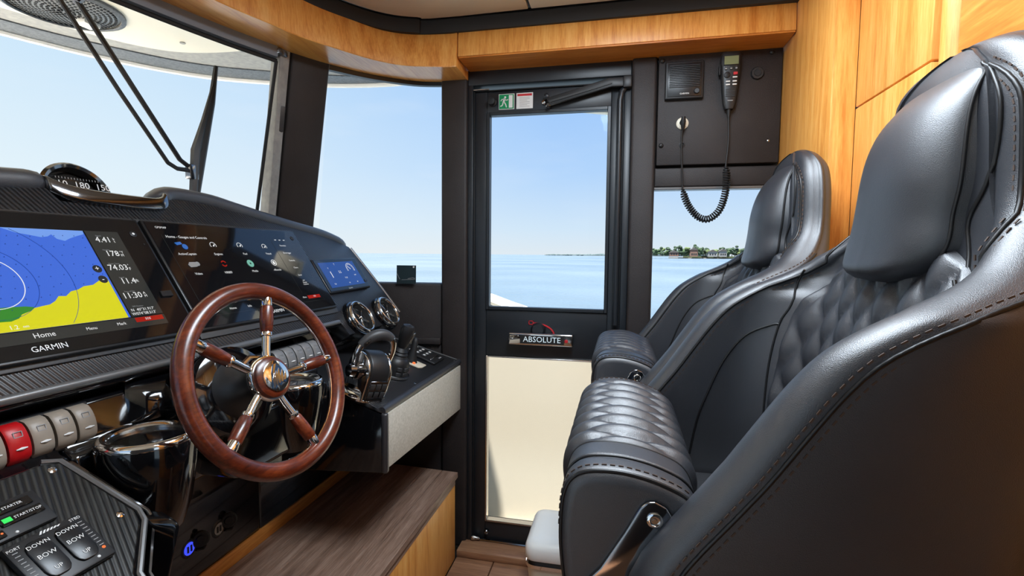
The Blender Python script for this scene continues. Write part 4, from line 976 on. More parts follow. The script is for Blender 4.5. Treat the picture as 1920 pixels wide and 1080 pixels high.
st.build('emblem_stripes', 'chrome', em, smooth=False)
MB().lathe(WC - WN * .020, -WN, [(.036, 0), (.034, .02), (.045, .05), (.064, .075), (.078, .082), (.078, .12)], 40).build('column_boot', 'plastic', sw)
MB().lathe(WC - WN * .096, -WN, [(.072, -.006), (.090, .0), (.094, .03), (.090, .10)], 40).build('column_collar', 'gloss', sw)
MB().tube([W(.055, .05, -.07), W(.030, .055, -.075), W(.0, .035, -.085)], [.004, .006, .007], 8).build('tilt_lever', 'darkchrome', sw)

# ------------------------------------------------------------------ side console with throttles
sc_ = thing('side_console', 'low side console with white end panel beside the wheel', 'console', (-.75, 1.63, .575))
CN = V((.3303, 0, .9439)); CX = V((.9439, 0, -.3303))
def K(x, y, n=0.0): return V((x, y, .772 + .35 * (-.645 - x))) + CN * n
MB().prism([K(-.650, 1.287), K(-.650, 1.972), K(-.985, 1.972), K(-.985, 1.287)], CN * -.016).build('top_panel', 'carbon_c', sc_, .003, 2)
MB().tube([K(-.655, 1.288, -.004), K(-.655, 1.972, -.004)], [(.012, .012)] * 2, 14).build('padded_edge', 'leather', sc_)
MB().prism([(-.646, 1.300, .600), (-.646, 1.300, .762), (-.646, 1.970, .757), (-.646, 1.970, .572)], (-.016, 0, 0)).build('white_panel', 'fabric', sc_, .002, 2)
MB().prism([(-.645, 1.287, .592), (-.645, 1.287, .766), (-.985, 1.287, .872), (-.985, 1.287, .570)], (0, .012, 0)).build('inner_side_panel', 'gloss', sc_, .003, 2)
MB().box(-.660, -.640, 1.284, 1.302, .590, .766).build('corner_trim', 'leather', sc_, .007, 3)
MB().prism([(-.655, 1.30, .600), (-.655, 1.97, .572), (-.985, 1.97, .54), (-.985, 1.30, .57)], (0, 0, .012)).build('bottom_panel', 'gloss', sc_, .002, 1)
MB().tube([K(-.97, 1.90, .003), K(-.655, 1.968, .003)], .003, 6).build('rear_trim', 'alu', sc_)
for x, y in ((-.672, 1.56), (-.668, 1.945), (-.93, 1.93)):
    MB().lathe(K(x, y, 0), CN, [(.0045, 0), (.0045, .0015), (.002, .0024)], 12).build('screw', 'steel', sc_)

def base_fn(ox, oy, rot=0.0):
    o = K(ox, oy); c, s = math.cos(rot), math.sin(rot)
    return lambda x, y, z: o + (CX * c - Y * s) * x + (CX * s + Y * c) * y + CN * z
# main throttle
th = thing('throttle_lever', 'chrome and black throttle control with arched grip on the side console', 'throttle', K(-.738, 1.345))
TR = math.radians(32); T = base_fn(-.745, 1.335, TR); TX = CX * math.cos(TR) - Y * math.sin(TR); TY = CX * math.sin(TR) + Y * math.cos(TR)
def drum_prof(r, h, n=18):
    return [(-r, 0.0)] + [(r * math.cos(PI - PI * k / n) * 1.0, h + (r * .98) * math.sin(PI * k / n)) for k in range(n + 1)] + [(r, 0.0)]
def drum(y0, y1, r, h, name, mat, par, bev=.004):
    return MB().prism([T(x, y0, z) for x, z in drum_prof(r, h)], TY * (y1 - y0)).build(name, mat, par, bev, 3)
MB().lathe(T(0, 0, 0), CN, [(.066, 0), (.066, .005), (.060, .009)], 36).build('base_ring', 'chrome', th)
drum(-.028, .034, .062, .072, 'housing', 'plastic', th, .006)
drum(-.036, -.0275, .059, .070, 'chrome_cheek', 'chrome', th, .003)
drum(.0335, .042, .059, .070, 'chrome_cheek', 'chrome', th, .003)
pf = MB().prism([T(.060, -.026, .012), T(.060, .032, .012), T(.0632, .032, .068), T(.0632, -.026, .068)], TX * .003).build('key_plate', 'darkchrome', th, .001, 1)
for r in range(2):
    for c in range(3):
        y = -.0165 + c * .0195; z = .026 + r * .024
        MB().prism([T(.064, y - .0078, z - .0095), T(.064, y + .0078, z - .0095), T(.0655, y + .0078, z + .0095), T(.0655, y - .0078, z + .0095)], TX * .003).build('key', 'plastic_grey', pf, .0015, 2)
MB().lathe(T(.0, -.036, .072), -TY, [(.026, 0), (.026, .010), (.020, .014), (.018, .030), (.001, .031)], 26).build('axle_cap', 'darkchrome', th)
MB().lathe(T(.0, .042, .072), TY, [(.026, 0), (.026, .008), (.018, .012)], 26).build('axle_cap', 'darkchrome', th)
gp = smooth_path([T(.004, -.050, .072), T(-.006, -.052, .115), T(-.010, -.040, .150), T(-.010, -.012, .176), T(-.006, .020, .184), T(.002, .046, .172), T(.004, .056, .140), T(.002, .054, .100), T(.0, .050, .074)], 6)
n_ = len(gp); i1, i2 = int(n_ * .24), int(n_ * .60)
MB().tube(gp[:i1 + 1], [(.0105, .0085)] * (i1 + 1), 12).build('lever_arm', 'chrome', th)
MB().tube(gp[i2:], [(.0115 - .004 * k / (n_ - i2), .0085) for k in range(n_ - i2)], 12).build('lever_arm', 'chrome', th)
gr = MB().tube(gp[i1:i2 + 1], [(.0135 + .004 * math.sin(PI * k / (i2 - i1)), .0125 + .004 * math.sin(PI * k / (i2 - i1))) for k in range(i2 - i1 + 1)], 14).build('grip', 'plastic_grey', th)
gb = MB().obox(gp[i1 + 3] + TX * .013 + CN * .004 - TY * .004, (gp[i1 + 4] - gp[i1 + 2], TX * .8 + CN * .5, TX), (.011, .006, .0035)); gb.build('trim_button', 'bezel', gr, .002, 2)
bm_ = MB()
tdir = (gp[i1 + 4] - gp[i1 + 2]).normalized(); c = gp[i1 + 3] + TX * .0185 + CN * .005 - TY * .004
for sgn in (-1, 1): bm_.prism([c + tdir * (sgn * .003) + CN * .002, c + tdir * (sgn * .003) - CN * .002, c + tdir * (sgn * .007)], TX * .0006)
bm_.build('arrow_marks', 'ink_white', gr, smooth=False)

# joystick
js = thing('joystick', 'black docking joystick on a keypad base behind the throttle', 'joystick', K(-.752, 1.56))
T = base_fn(-.752, 1.56)
MB().lathe(T(0, 0, 0), CN, [(.052, 0), (.052, .006), (.047, .010), (.044, .045), (.036, .062), (.024, .070)], 36).build('base', 'plastic', js)
MB().lathe(T(0, 0, .003), CN, [(.0535, 0), (.0545, .003), (.0535, .006)], 36, caps=False).build('chrome_trim', 'chrome', js)
for r in range(2):
    for c in range(3):
        a = math.radians(-50 + 32 * c); z = .018 + r * .018
        d = CX * math.cos(a) + Y * math.sin(a); w = CN.cross(d)
        MB().obox(T(0, 0, z) + d * .0455, (d, w, CN), (.002, .0085, .0065)).build('key', 'plastic_grey', js, .001, 1)
MB().lathe(T(0, 0, .066), CN, [(.030, 0), (.025, .008), (.028, .012), (.022, .018), (.024, .022), (.017, .030), (.014, .034)], 26).build('bellows', 'rubber', js)
st_ = MB().loft([[T(rx * math.cos(2 * PI * k / 20), ry * math.sin(2 * PI * k / 20), z) for k in range(20)] for z, rx, ry in ((.094, .013, .013), (.110, .018, .018), (.145, .023, .022), (.166, .024, .022), (.178, .019, .018), (.183, .006, .006))]).build('knob', 'plastic', js)
MB().prism([T(.018, -.004, .118), T(.018, .014, .118), T(.0245, .015, .160), T(.0245, -.003, .160)], CX * .003).build('knob_inlay', 'steel', js, .001, 1)

# small thruster lever on white plate
tl_ = thing('thruster_lever', 'small black thruster lever on a white plate beside the keypad', 'lever', K(-.765, 1.73))
T = base_fn(-.765, 1.73)
MB().prism([T(-.050, -.030, 0), T(.046, -.030, 0), T(.056, -.012, 0), T(.056, .028, 0), T(-.050, .028, 0)], CN * .006).build('base_plate', 'bin_white', tl_, .003, 2)
MB().loft([[T(x + rx * math.cos(2 * PI * k / 16), y + rx * .8 * math.sin(2 * PI * k / 16), z) for k in range(16)] for x, y, z, rx in ((0, 0, .006, .026), (0, 0, .020, .020), (-.004, .004, .050, .013), (-.010, .010, .078, .012), (-.013, .012, .090, .010), (-.014, .013, .094, .003))]).build('stick', 'rubber', tl_)
MB().lathe(T(.020, -.014, .006), CN, [(.006, 0), (.006, .004), (.003, .006)], 12).build('red_light', 'led_orange', tl_)

# remote keypad
kp = thing('keypad', 'black keypad with nine small keys at the outer corner of the side console', 'keypad', K(-.765, 1.86))
T = base_fn(-.765, 1.86)
MB().prism([T(-.075, -.052, 0), T(.072, -.062, 0), T(.072, .050, 0), T(-.075, .052, 0)], CN * .010).build('body', 'plastic', kp, .004, 3)
for r in range(3):
    for c in range(3):
        x = -.048 + r * .030; y = -.030 + c * .028
        kk = MB().prism([T(x - .010, y - .010, .010), T(x + .010, y - .010, .010), T(x + .010, y + .010, .010), T(x - .010, y + .010, .010)], CN * .004).build('key', 'plastic_grey', kp, .002, 2)
        MB().prism([T(x - .0045, y - .0065, .0142), T(x + .0045, y - .0065, .0142), T(x + .0045, y + .0065, .0142), T(x - .0045, y + .0065, .0142)], CN * .0004).build('key_mark', 'ink_white', kk, smooth=False)
MB().prism([T(.044, -.048, .010), T(.049, -.048, .010), T(.049, .036, .010), T(.044, .036, .010)], CN * .002).build('chrome_bar', 'chrome', kp, .0008, 1)
MB().prism([T(.058, .010, .010), T(.064, .010, .010), T(.064, .034, .010), T(.058, .034, .010)], CN * .0006).build('key_mark', 'ink_grey', kp, smooth=False)

# ------------------------------------------------------------------ foot step
fs = thing('foot_step', 'teak step with grey brown board top under the helm console', 'step', (-.85, 1.3, -.03))
xs = [-1.062, -.99, -.918, -.846, -.774, -.702, -.634]
def yend(x): return 1.902 + (-.634 - x) * .055
for a, b in zip(xs, xs[1:]):
    MB().prism([(a + .0004, .05, .308), (b - .0004, .05, .308), (b - .0004, yend(b), .308), (a + .0004, yend(a), .308)], (0, 0, .022)).build('top_board', 'oak_y', fs, .0012, 1)
MB().box(-1.062, -.640, .05, 1.885, .285, .3075).build('top_core', 'oak_y', fs)
MB().box(-.660, -.642, .05, 1.890, -.03, .285).build('front_panel', 'teak_z', fs, .002, 2)
MB().prism([(-.66, 1.872, -.03), (-.66, 1.888, -.03), (-1.06, 1.912, -.03), (-1.06, 1.896, -.03)], (0, 0, .315)).build('end_panel', 'teak_z', fs, .002, 2)
MB().box(-1.0675, -1.058, .05, 1.80, .331, .374).build('back_strip', 'teak_y', fs, .002, 2)

# ------------------------------------------------------------------ bin
bn = thing('waste_bin', 'cream lidded bin on the floor between the door and the near seat', 'bin', (-.195, 1.72, -.03))
def rrect(x0, x1, y0, y1, r, z, n=5):
    o = []
    for cx, cy, a0 in ((x1 - r, y1 - r, 0), (x0 + r, y1 - r, 90), (x0 + r, y0 + r, 180), (x1 - r, y0 + r, 270)):
        for k in range(n + 1):
            a = math.radians(a0 + 90 * k / n); o.append(V((cx + r * math.cos(a), cy + r * math.sin(a), z)))
    return o
MB().loft([rrect(-.295 + .02 * t, -.095 - .02 * t, 1.60 + .02 * t, 1.85 - .02 * t, .035, .175 - .205 * t) for t in (0, 1)]).build('body', 'bin_white', bn)
MB().loft([rrect(-.298, -.092, 1.597, 1.853, .036, z) for z in (.166, .178)]).build('chrome_band', 'chrome', bn)
MB().loft([rrect(-.292, -.098, 1.604, 1.846, .034, z) for z in (.178, .196)]).build('neck', 'ink_black', bn)
MB().loft([rrect(-.299 + d, -.091 - d, 1.596 + d, 1.854 - d, .036, z) for z, d in ((.194, .0), (.200, -.002), (.232, -.001), (.246, .006), (.253, .022), (.254, .05))]).build('lid', 'white', bn)
MB().obox((-.25, 1.612, .11), (X, Y, Z), (.012, .003, .014)).build('badge', 'steel', bn, .001, 1)

# booklet on the window ledge
bk = thing('booklet', 'small dark booklet standing on the side window ledge', 'booklet', (-.88, 1.955, 1.094))
MB().obox((-.880, 1.956, 1.132), (X, V((0, 1, -.04)), V((0, .04, 1))), (.043, .002, .0385)).build('cover', 'booklet', bk, .0005, 1)
MB().lathe((-.846, 1.9537, 1.164), (0, -1, 0), [(.0042, 0), (.0042, .0005)], 12).build('white_dot', 'ink_white', bk)
bp = MB(); stroke(bp, [(-.921, 1.136), (-.908, 1.112)], .0022, 1.9525); stroke(bp, [(-.90, 1.110), (-.84, 1.113)], .0016, 1.9525); stroke(bp, [(-.872, 1.115), (-.85, 1.119), (-.84, 1.116)], .002, 1.9525)
bp.build('cover_print', 'ink_grey', bk, smooth=False)

# ------------------------------------------------------------------ radio gear on the panel
sp = thing('radio_speaker', 'square black ribbed speaker on the panel beside the door', 'speaker', (.207, 1.965, 1.856))
MB().box(.140, .274, 1.950, 1.968, 1.789, 1.923).build('case', 'plastic', sp, .005, 3)
MB().box(.148, .267, 1.9475, 1.951, 1.797, 1.916).build('front_plate', 'bezel', sp, .003, 2)
for k in range(13):
    MB().box(.155, .260, 1.9445, 1.948, 1.829 + k * .0062, 1.8325 + k * .0062).build('rib', 'plastic', sp, .001, 1)
MB().lathe((.250, 1.948, 1.813), (0, -1, 0), [(.010, 0), (.010, .006), (.008, .008)], 20).build('volume_knob', 'plastic', sp)
lw = MB(); lw.text('GARMIN', (.208, 1.947, 1.8065), X, Z, .0085, 'CENTER'); lw.build('lettering', 'ink_white', sp, smooth=False)

hs = thing('radio_handset', 'black radio handset with olive display hanging on the panel', 'handset', (.360, 1.95, 1.85))
HS = [(1.742, .0145, .012), (1.758, .021, .014), (1.790, .0255, .016), (1.85, .031, .017), (1.905, .036, .017), (1.928, .034, .016), (1.938, .028, .013)]
MB().loft([[V((.3605 + (w * math.copysign(abs(math.cos(2 * PI * k / 20)) ** .55, math.cos(2 * PI * k / 20))), 1.947 + d * math.copysign(abs(math.sin(2 * PI * k / 20)) ** .7, math.sin(2 * PI * k / 20)), z)) for k in range(20)] for z, w, d in HS]).build('body', 'plastic', hs)
MB().box(.345, .376, 1.960, 1.969, 1.84, 1.90).build('clip', 'plastic', hs, .002, 1)
MB().box(.322, .327, 1.935, 1.955, 1.86, 1.895).build('talk_key', 'rubber', hs, .002, 2)
MB().box(.334, .387, 1.9285, 1.931, 1.889, 1.924).build('display_frame', 'bezel', hs, .002, 1)
MB().box(.337, .384, 1.9272, 1.9286, 1.892, 1.921).build('display', 'lcd', hs, .0008, 1)
for k in range(3): MB().box(.339 + k * .017, .347 + k * .017, 1.9272, 1.930, 1.874, 1.885).build('soft_key', 'plastic_grey', hs, .001, 1)
for k in range(3): MB().box(.340 + k * .017, .346 + k * .017, 1.9268, 1.9273, 1.8775, 1.879).build('key_mark', 'ink_white', hs)
MB().lathe((.3475, 1.931, 1.857), (0, -1, 0), [(.0105, 0), (.0105, .004), (.006, .006)], 18).build('dial', 'rubber', hs)
MB().box(.368, .382, 1.927, 1.930, 1.856, 1.866).build('red_key', 'ink_red', hs, .001, 1)
MB().box(.366, .381, 1.927, 1.930, 1.846, 1.850).build('key_mark', 'ink_white', hs, .0005, 1)
for z in (1.832, 1.821):
    for x in (.344, .366): MB().box(x, x + .014, 1.9272, 1.930, z, z + .0045).build('key_mark', 'ink_white', hs, .0005, 1)
for k in range(5): MB().box(.345, .376, 1.9302, 1.9325, 1.783 + k * .0058, 1.7855 + k * .0058).build('mic_slot', 'ink_black', hs)
MB().box(.352, .370, 1.930, 1.933, 1.767, 1.770).build('maker_mark', 'ink_grey', hs)

cd = thing('handset_cord', 'black coiled cord hanging in a loop from the radio handset', 'cord', (.295, 1.95, 1.35))
MB().tube([(.3605, 1.948, 1.746), (.3605, 1.948, 1.728), (.361, 1.948, 1.712)], [.008, .0065, .0042], 10).build('strain_relief', 'rubber', cd)
MB().tube(smooth_path([(.361, 1.948, 1.715), (.3635, 1.948, 1.65), (.362, 1.948, 1.60), (.357, 1.948, 1.54)], 5), .0033, 8).build('straight_lead', 'rubber', cd)
MB().tube(smooth_path([(.206, 1.945, 1.700), (.203, 1.948, 1.66), (.204, 1.948, 1.60), (.209, 1.948, 1.52), (.212, 1.948, 1.462)], 5), .0033, 8).build('straight_lead', 'rubber', cd)
cl = smooth_path([(.357, 1.948, 1.543), (.362, 1.948, 1.50), (.358, 1.948, 1.44), (.340, 1.948, 1.385), (.305, 1.948, 1.355), (.270, 1.948, 1.362), (.240, 1.948, 1.395), (.222, 1.948, 1.43), (.212, 1.948, 1.464)], 12)
hx = []; L = 0; acc = [0]
for a, b in zip(cl, cl[1:]): L += (b - a).length; acc.append(L)
turns = int(L / .0085); npt = turns * 9
for k in range(npt + 1):
    d = L * k / npt; i = max(0, min(len(cl) - 2, next((q for q in range(len(acc) - 1) if acc[q + 1] >= d), len(cl) - 2)))
    f = (d - acc[i]) / max(1e-6, acc[i + 1] - acc[i]); p = cl[i].lerp(cl[i + 1], f); t = (cl[i + 1] - cl[i]).normalized()
    n1 = t.cross(Y).normalized(); a = 2 * PI * turns * k / npt
    r = .0108 * min(1, .25 + k / 30, .25 + (npt - k) / 30)
    hx.append(p + n1 * (r * math.cos(a)) + Y * (r * math.sin(a)))
MB().tube(hx, .0031, 6).build('coil', 'rubber', cd)
MB().tube([(.206, 1.935, 1.722), (.206, 1.938, 1.705), (.206, 1.943, 1.688), (.206, 1.946, 1.675)], [.007, .0095, .0075, .0042], 12).build('plug', 'rubber', cd)

pk = thing('radio_socket', 'round white socket plate with the cord plugged in on the radio panel', 'socket', (.206, 1.966, 1.705))
MB().lathe((.206, 1.968, 1.705), (0, -1, 0), [(.0215, 0), (.0215, .003), (.019, .0045), (.001, .0045)], 30).build('plate', 'bin_white', pk)
MB().lathe((.206, 1.9635, 1.707), (0, -1, 0), [(.0105, 0), (.0105, .010), (.008, .016), (.001, .017)], 18).build('connector', 'rubber', pk)
for dx, dz in ((-.014, -.010), (.014, -.010)): MB().lathe((.206 + dx, 1.9636, 1.705 + dz), (0, -1, 0), [(.0022, 0), (.0016, .001)], 8).build('screw', 'steel', pk)
ck = thing('blanking_cap', 'round black cap right of the handset on the radio panel', 'cap', (.4545, 1.96, 1.868))
MB().lathe((.4545, 1.968, 1.868), (0, -1, 0), [(.0225, 0), (.0225, .005), (.020, .008), (.001, .0085)], 10).build('cap', 'plastic', ck)
MB().lathe((.4545, 1.9596, 1.868), (0, -1, 0), [(.012, 0), (.011, .002)], 16).build('cap_boss', 'rubber', ck)

# ================================================================== HELM SEATS
TXB = smooth_table([(.50, .30), (.70, .312), (.90, .330), (1.05, .355), (1.18, .395), (1.23, .412), (1.30, .420), (1.42, .426), (1.47, .440), (1.50, .456), (1.515, .468)])
TXW = smooth_table([(.50, .12), (.58, .05), (.68, .0), (.78, -.012), (.853, .005), (.94, .068), (.976, .095), (1.036, .135), (1.08, .166), (1.119, .202), (1.155, .258), (1.185, .322), (1.215, .368), (1.265, .404), (1.31, .418), (1.42, .425), (1.47, .439), (1.50, .455), (1.515, .467)])
TWO = smooth_table([(.50, .27), (.70, .293), (1.12, .295), (1.155, .291), (1.185, .278), (1.215, .254), (1.265, .224), (1.31, .208), (1.39, .197), (1.44, .182), (1.475, .155), (1.498, .112), (1.512, .05), (1.515, .02)])
TXO = smooth_table([(.50, .38), (.90, .43), (1.10, .455), (1.20, .475), (1.35, .488), (1.45, .490), (1.495, .484), (1.515, .472)])
def sec(z):
    xb, xw, wo, xo = lerp_table(TXB, z), lerp_table(TXW, z), lerp_table(TWO, z), lerp_table(TXO, z)
    wi = max(wo - .060, wo * .55)
    rt = (wo - wi) / 2; d = max(xb - xw, 0); rx = min(.03, .5 * d + .004, max(.004, (xo - xw) * .4))
    rc = min(.12, max(.004, d - rx), wi * .8)
    return xb, xw, wo, wi, xo, rt, rx, rc
def ro(xb, xw, xo): return min(.03, max(.004, (xo - xw) * .4))
def front_x(z, y):
    xb, xw, wo, wi, xo, rt, rx, rc = sec(z); y = abs(y)
    if y <= wi - rc: return xb
    if y < wi: return xb - rc + math.sqrt(max(0, rc * rc - (y - wi + rc) ** 2))
    q = min(1, abs(y - (wi + wo) / 2) / max(rt, 1e-4)); r_ = rx if y < (wi + wo) / 2 else ro(xb, xw, xo); return xw + r_ - r_ * math.sqrt(1 - q * q)
def half_ring(z):
    xb, xw, wo, wi, xo, rt, rx, rc = sec(z); p = []
    for k in range(6): p.append((xb, (wi - rc) * k / 6))
    for k in range(8): a = PI / 2 * k / 8; p.append((xb - rc + rc * math.cos(a), wi - rc + rc * math.sin(a)))
    for k in range(6): p.append((xb - rc + (xw + rx - xb + rc) * k / 6, wi))
    c = (wi + wo) / 2
    for k in range(10): a = PI * k / 10; r_ = rx if k < 5 else ro(xb, xw, xo); p.append((xw + r_ - r_ * math.sin(a), c - rt * math.cos(a)))
    rx = ro(xb, xw, xo); rb = min(.10, (xo - xw - rx) * .6, wo * .6)
    for k in range(8): p.append((xw + rx + (xo - rb - xw - rx) * k / 8, wo + .006 * math.sin(PI * k / 8)))
    for k in range(8): a = PI / 2 * k / 8; p.append((xo - rb + rb * math.sin(a), wo - rb + rb * math.cos(a)))
    for k in range(5): p.append((xo, (wo - rb) * (1 - k / 5)))
    p.append((xo, 0)); return p
def make_seat(yc, label):
    t = thing('helm_chair', label, 'helm chair', (.25, yc, -.03), 'dark leather helm seats')
    zs = [.50 + .03 * k for k in range(19)] + [1.05 + .0085 * k for k in range(24)] + [1.26 + .02 * k for k in range(8)] + [1.415 + .010 * k for k in range(8)] + [1.492 + .004 * k for k in range(6)] + [1.515]
    rings = []
    for z in zs:
        h = half_ring(z); rings.append([V((x, yc + y, z)) for x, y in h] + [V((x, yc - y, z)) for x, y in h[-2:0:-1]])
    def adj(m):
        for p in m.v:
            f = max(0, min(1, (p.z - 1.22) / .10)); g = max(0, min(1, (1.51 - p.z) / .06))
            p.x += .024 * max(0, (yc - p.y) / .295) * (1 - f) + f * g * (.022 if p.y < yc else .050) * ((p.y - yc) / .2) ** 2
        return m
    _m = adj(MB().loft(rings))
    sh = _m.build('backrest_shell', 'leather', t, angle=70)
    # quilted back panel
    def qy(z): return min(sec(z)[3] - .012, .205) if z < 1.17 else .172
    def quilt(u, v):
        z = .60 + .64 * v; w = .205 if z < 1.10 else .205 * math.sqrt(max(.01, 1 - ((z - 1.10) / .155) ** 2)); y = (2 * u - 1) * w
        a, b = y / .056 + z / .105, y / .056 - z / .105
        h = .013 * (abs(math.sin(PI * a) * math.sin(PI * b))) ** .55
        m = min(1, (1 - abs(2 * u - 1)) / .06, (1 - v) / .03)
        return V((front_x(z, y) - .002 - (.004 + h) * max(0, m) ** .6, yc + y, z))
    adj(MB().grid(quilt, 72, 110)).build('quilted_back', 'leather', t, angle=80, flip=False)
    # headrest pad
    def pad(u, v):
        uu = 2 * u - 1; z = 1.180 + .305 * v
        w = .124 * (1 - (1 - min(1, v / .30)) ** 2.4) ** (1 / 2.4)
        w *= 1 - .06 * math.exp(-((v - .30) / .10) ** 2) 
        dep = .058 * min(1, math.sqrt(max(0, 1 - (1 - min(1, v / .10)) ** 2))) * (1 - .75 * max(0, (v - .45) / .55) ** 1.6)
        k_ = max(0, min(1, (v - .45) / .45)); k_ = k_ * k_ * (3 - 2 * k_); w += (.042 * k_ if uu > 0 else -.012 * k_)
        y = uu * w; e = (1 - abs(uu) ** 4) ** .5
        return V((front_x(z, y) + .010 - (dep + .006) * e * (1 - v ** 9), yc + y, z))
    adj(MB().grid(pad, 36, 40)).build('headrest_pad', 'leather', t, angle=80, flip=False)
    # piping and stitching
    pp = []
    def outer_pt(z, off, s):
        xb, xw, wo, wi, xo, rt, rx, rc = sec(z); rx = ro(xb, xw, xo); rb = min(.10, (xo - xw - rx) * .6, wo * .6); x = min(xw + off, xo - .02)
        f = max(0, min(1, (x - xw - rx) / max(.001, xo - rb - xw - rx)))
        return V((x, yc + s * (wo + .006 * math.sin(PI * f) + .0004), z))
    stch = MB()
    def stitches(path, n, side, gap=.0115, ln=.0065, off=.009):
        acc = 0; nxt = 0
        for a, b in zip(path, path[1:]):
            d = (b - a); L = d.length
            if L < 1e-6: continue
            d.normalize()
            while nxt < acc + L:
                p = a + d * (nxt - acc); w = d.cross(n).normalized()
                stch.obox(p + w * (side * off) + n * .0005, (d, w, n), (ln / 2, .0010, .0007)); nxt += gap
            acc += L
    for s in (-1, 1):
        zz = [.70 + .012 * k for k in range(48)]
        op = [outer_pt(z, .040 + max(0, z - 1.10) * .12, s) for z in zz if z < 1.235]
        adj(MB().tube(op, .0028, 6)).build('piping', 'piping', t, angle=75)
        for sd in (-1, 1): stitches(op, V((0, s, 0)), sd)
        ip = []
        for z in [.80 + .010 * k for k in range(41)]:
            xb, xw, wo, wi, xo, rt, rx, rc = sec(z); ip.append(V((xw + rx * .8, yc + s * (wi + .001), z)))
        hp = []
        for z in [1.21 + .012 * k for k in range(22)]:
            xb, xw, wo, wi, xo, rt, rx, rc = sec(z); f = min(1, max(0, (z - 1.21) / .06)); g = max(0, (z - 1.40) / .062)
            y = (wi + .001) * (1 - f) + (wo - .022 - .035 * g * g) * f
            hp.append(V((front_x(z, y) - .0005, yc + s * y, z)))
        adj(MB().tube(ip[:-1] + hp, .0030, 6)).build('piping', 'piping', t, angle=75)
        stitches(ip, V((0, -s, 0)), 1 * s, off=.009)
        if s < 0:
            for sd in (-1, 1): stitches(hp, V((-1, 0, 0)), sd, off=.009)
        # pad seams crossing at the pinch
        sa = []
        for k in range(26):
            v = .12 + .80 * k / 25; p = pad(.5 + s * .485, v); sa.append(V((p.x - .002, p.y, p.z)))
        adj(MB().tube(sa, .0026, 6)).build('piping', 'piping', t, angle=75)
        sb = smooth_path([(0, .150, 1.195), (0, .132, 1.232), (0, .122, 1.268), (0, .140, 1.31), (0, .150, 1.36), (0, .146, 1.41), (0, .125, 1.445), (0, .100, 1.468)], 4)
        adj(MB().tube([V((front_x(p.z, p.y) - .0012, yc + s * p.y, p.z)) for p in sb], .0026, 6)).build('piping', 'piping', t, angle=75)
        # wing panel seams
        for path in ([(.348, 1.195), (.328, 1.127), (.309, 1.087), (.293, 1.008), (.285, .905), (.282, .80)], [(.3085, 1.086), (.296, 1.083), (.25, 1.057), (.211, 1.003), (.183, .935), (.164, .878), (.150, .80)]):
            pts = smooth_path([(x, 0, z) for x, z in path], 5); q = []
            for p in pts:
                xb, xw, wo, wi, xo, rt, rx, rc = sec(p.z); yy = wi
                if p.x > xb - rc: yy = wi - rc + math.sqrt(max(0, rc * rc - (p.x - xb + rc) ** 2))
                q.append(V((p.x, yc + s * (yy - .0005), p.z)))
            adj(MB().tube(q, .0022, 6)).build('piping', 'piping', t, angle=75)
    adj(stch)
    # front bolster
    prof = smooth_path([(-.050, 0, .74), (-.064, 0, .79), (-.071, 0, .84), (-.072, 0, .88), (-.069, 0, .915), (-.059, 0, .938), (-.038, 0, .951), (.0, 0, .954), (.035, 0, .949), (.064, 0, .940), (.087, 0, .928), (.100, 0, .908), (.104, 0, .88), (.100, 0, .80), (.090, 0, .74)], 5)
    np_ = len(prof); acc = [0]
    for a, b in zip(prof, prof[1:]): acc.append(acc[-1] + (b - a).length)
    nrm = []
    for i in range(np_):
        d = prof[min(i + 1, np_ - 1)] - prof[max(i - 1, 0)]; nrm.append(V((-d.z, 0, d.x)).normalized())
    ys = [-.25, -.2495, -.247, -.243, -.236] + [-.228 + .0048 * k for k in range(96)] + [.236, .243, .247, .2495, .25]
    rr = []
    for y in ys:
        e = max(0, abs(y) - .232); ins = .018 - math.sqrt(max(0, .018 ** 2 - e * e)) if e else 0
        ring = []
        for i in range(np_):
            h = 0
            if -.147 < y < .202 and prof[i].z > .78:
                a, b = y / .0495 + acc[i] / .19, y / .0495 - acc[i] / .19
                m = min(1, (y + .147) / .012, (.202 - y) / .012, (prof[i].z - .78) / .03)
                h = .0145 * abs(math.sin(PI * a) * math.sin(PI * b)) ** .55 * m - .004 * m
            if abs(y + .200) < .006: h = -.004 * (1 - abs(y + .2) / .006)
            if abs(y - .222) < .006: h = -.004 * (1 - abs(y - .222) / .006)
            ring.append(V((prof[i].x, yc + y, prof[i].z)) + nrm[i] * (h - ins))
        rr.append(ring)
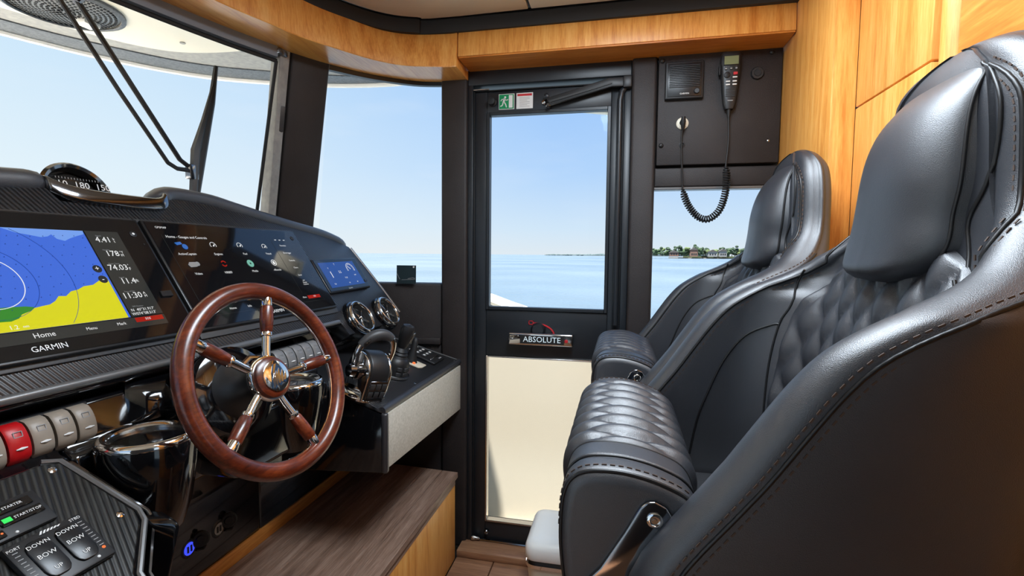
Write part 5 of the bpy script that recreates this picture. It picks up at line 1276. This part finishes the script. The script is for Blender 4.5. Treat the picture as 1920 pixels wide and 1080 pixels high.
    MB().loft(rr).build('seat_bolster', 'leather', t, angle=60)
    for y in (-.149, -.200, .204):
        MB().tube([V((p.x, yc + y, p.z)) + n * -.0005 for p, n in zip(prof[3:-3], nrm[3:-3])], .0018, 6).build('piping', 'piping', t, angle=75)
    for s in (-1, 1):
        pt = [V((p.x, yc + s * .2425, p.z)) - n * .0035 for p, n in zip(prof[6:-6], nrm[6:-6])]
        MB().tube(pt, .0028, 6).build('piping', 'piping', t, angle=75)
        ft_ = [V((p.x, yc + s * .232, p.z)) for p in prof[14:-14]]
        acc2 = 0; nx = 0
        for a, b in zip(ft_, ft_[1:]):
            d = b - a; L = d.length; d.normalize(); n = V((-d.z, 0, d.x))
            while nx < acc2 + L:
                stch.obox(a + d * (nx - acc2) + n * .0005, (d, Y, n), (.0032, .0010, .0007)); nx += .0105
            acc2 += L
        br = [(.028, .914), (.036, .922), (.046, .9235), (.060, .917), (.067, .906), (.064, .886), (.046, .862), (.030, .800), (-.050, .775), (-.046, .800), (-.018, .832), (.010, .880)]
        hb_ = MB().prism([(x, yc + s * .2485, z) for x, z in br], (0, s * .008, 0)).build('hinge_bracket', 'darkchrome', t, .0025, 3)
        MB().lathe((.046, yc + s * .2565, .902), (0, s, 0), [(.0095, 0), (.0095, .003), (.0075, .0045), (.006, .0045), (.0045, .002), (.003, .002), (.0025, .0035), (.001, .0035)], 24).build('bolt', 'chrome', hb_)
    stch.build('stitching', 'thread', t, kind='stuff', smooth=False)
    MB().box(-.045, .36, yc - .232, yc + .232, .52, .735).build('seat_base', 'leather_in', t, .03, 4)
    MB().box(.105, .33, yc - .225, yc + .225, .735, .77).build('seat_pan', 'leather_in', t, .015, 3)
    MB().lathe((.16, yc, -.03), (0, 0, 1), [(.17, 0), (.17, .015), (.07, .03), (.06, .06), (.06, .55)], 32).build('pedestal', 'steel', t)
    return t
seat1 = make_seat(.865, 'large near helm seat in dark brown leather with diamond quilted back')
seat2 = copy_tree(seat1)
seat2.location.y += .72
seat2['label'] = 'farther dark brown leather helm seat beside the wall window'
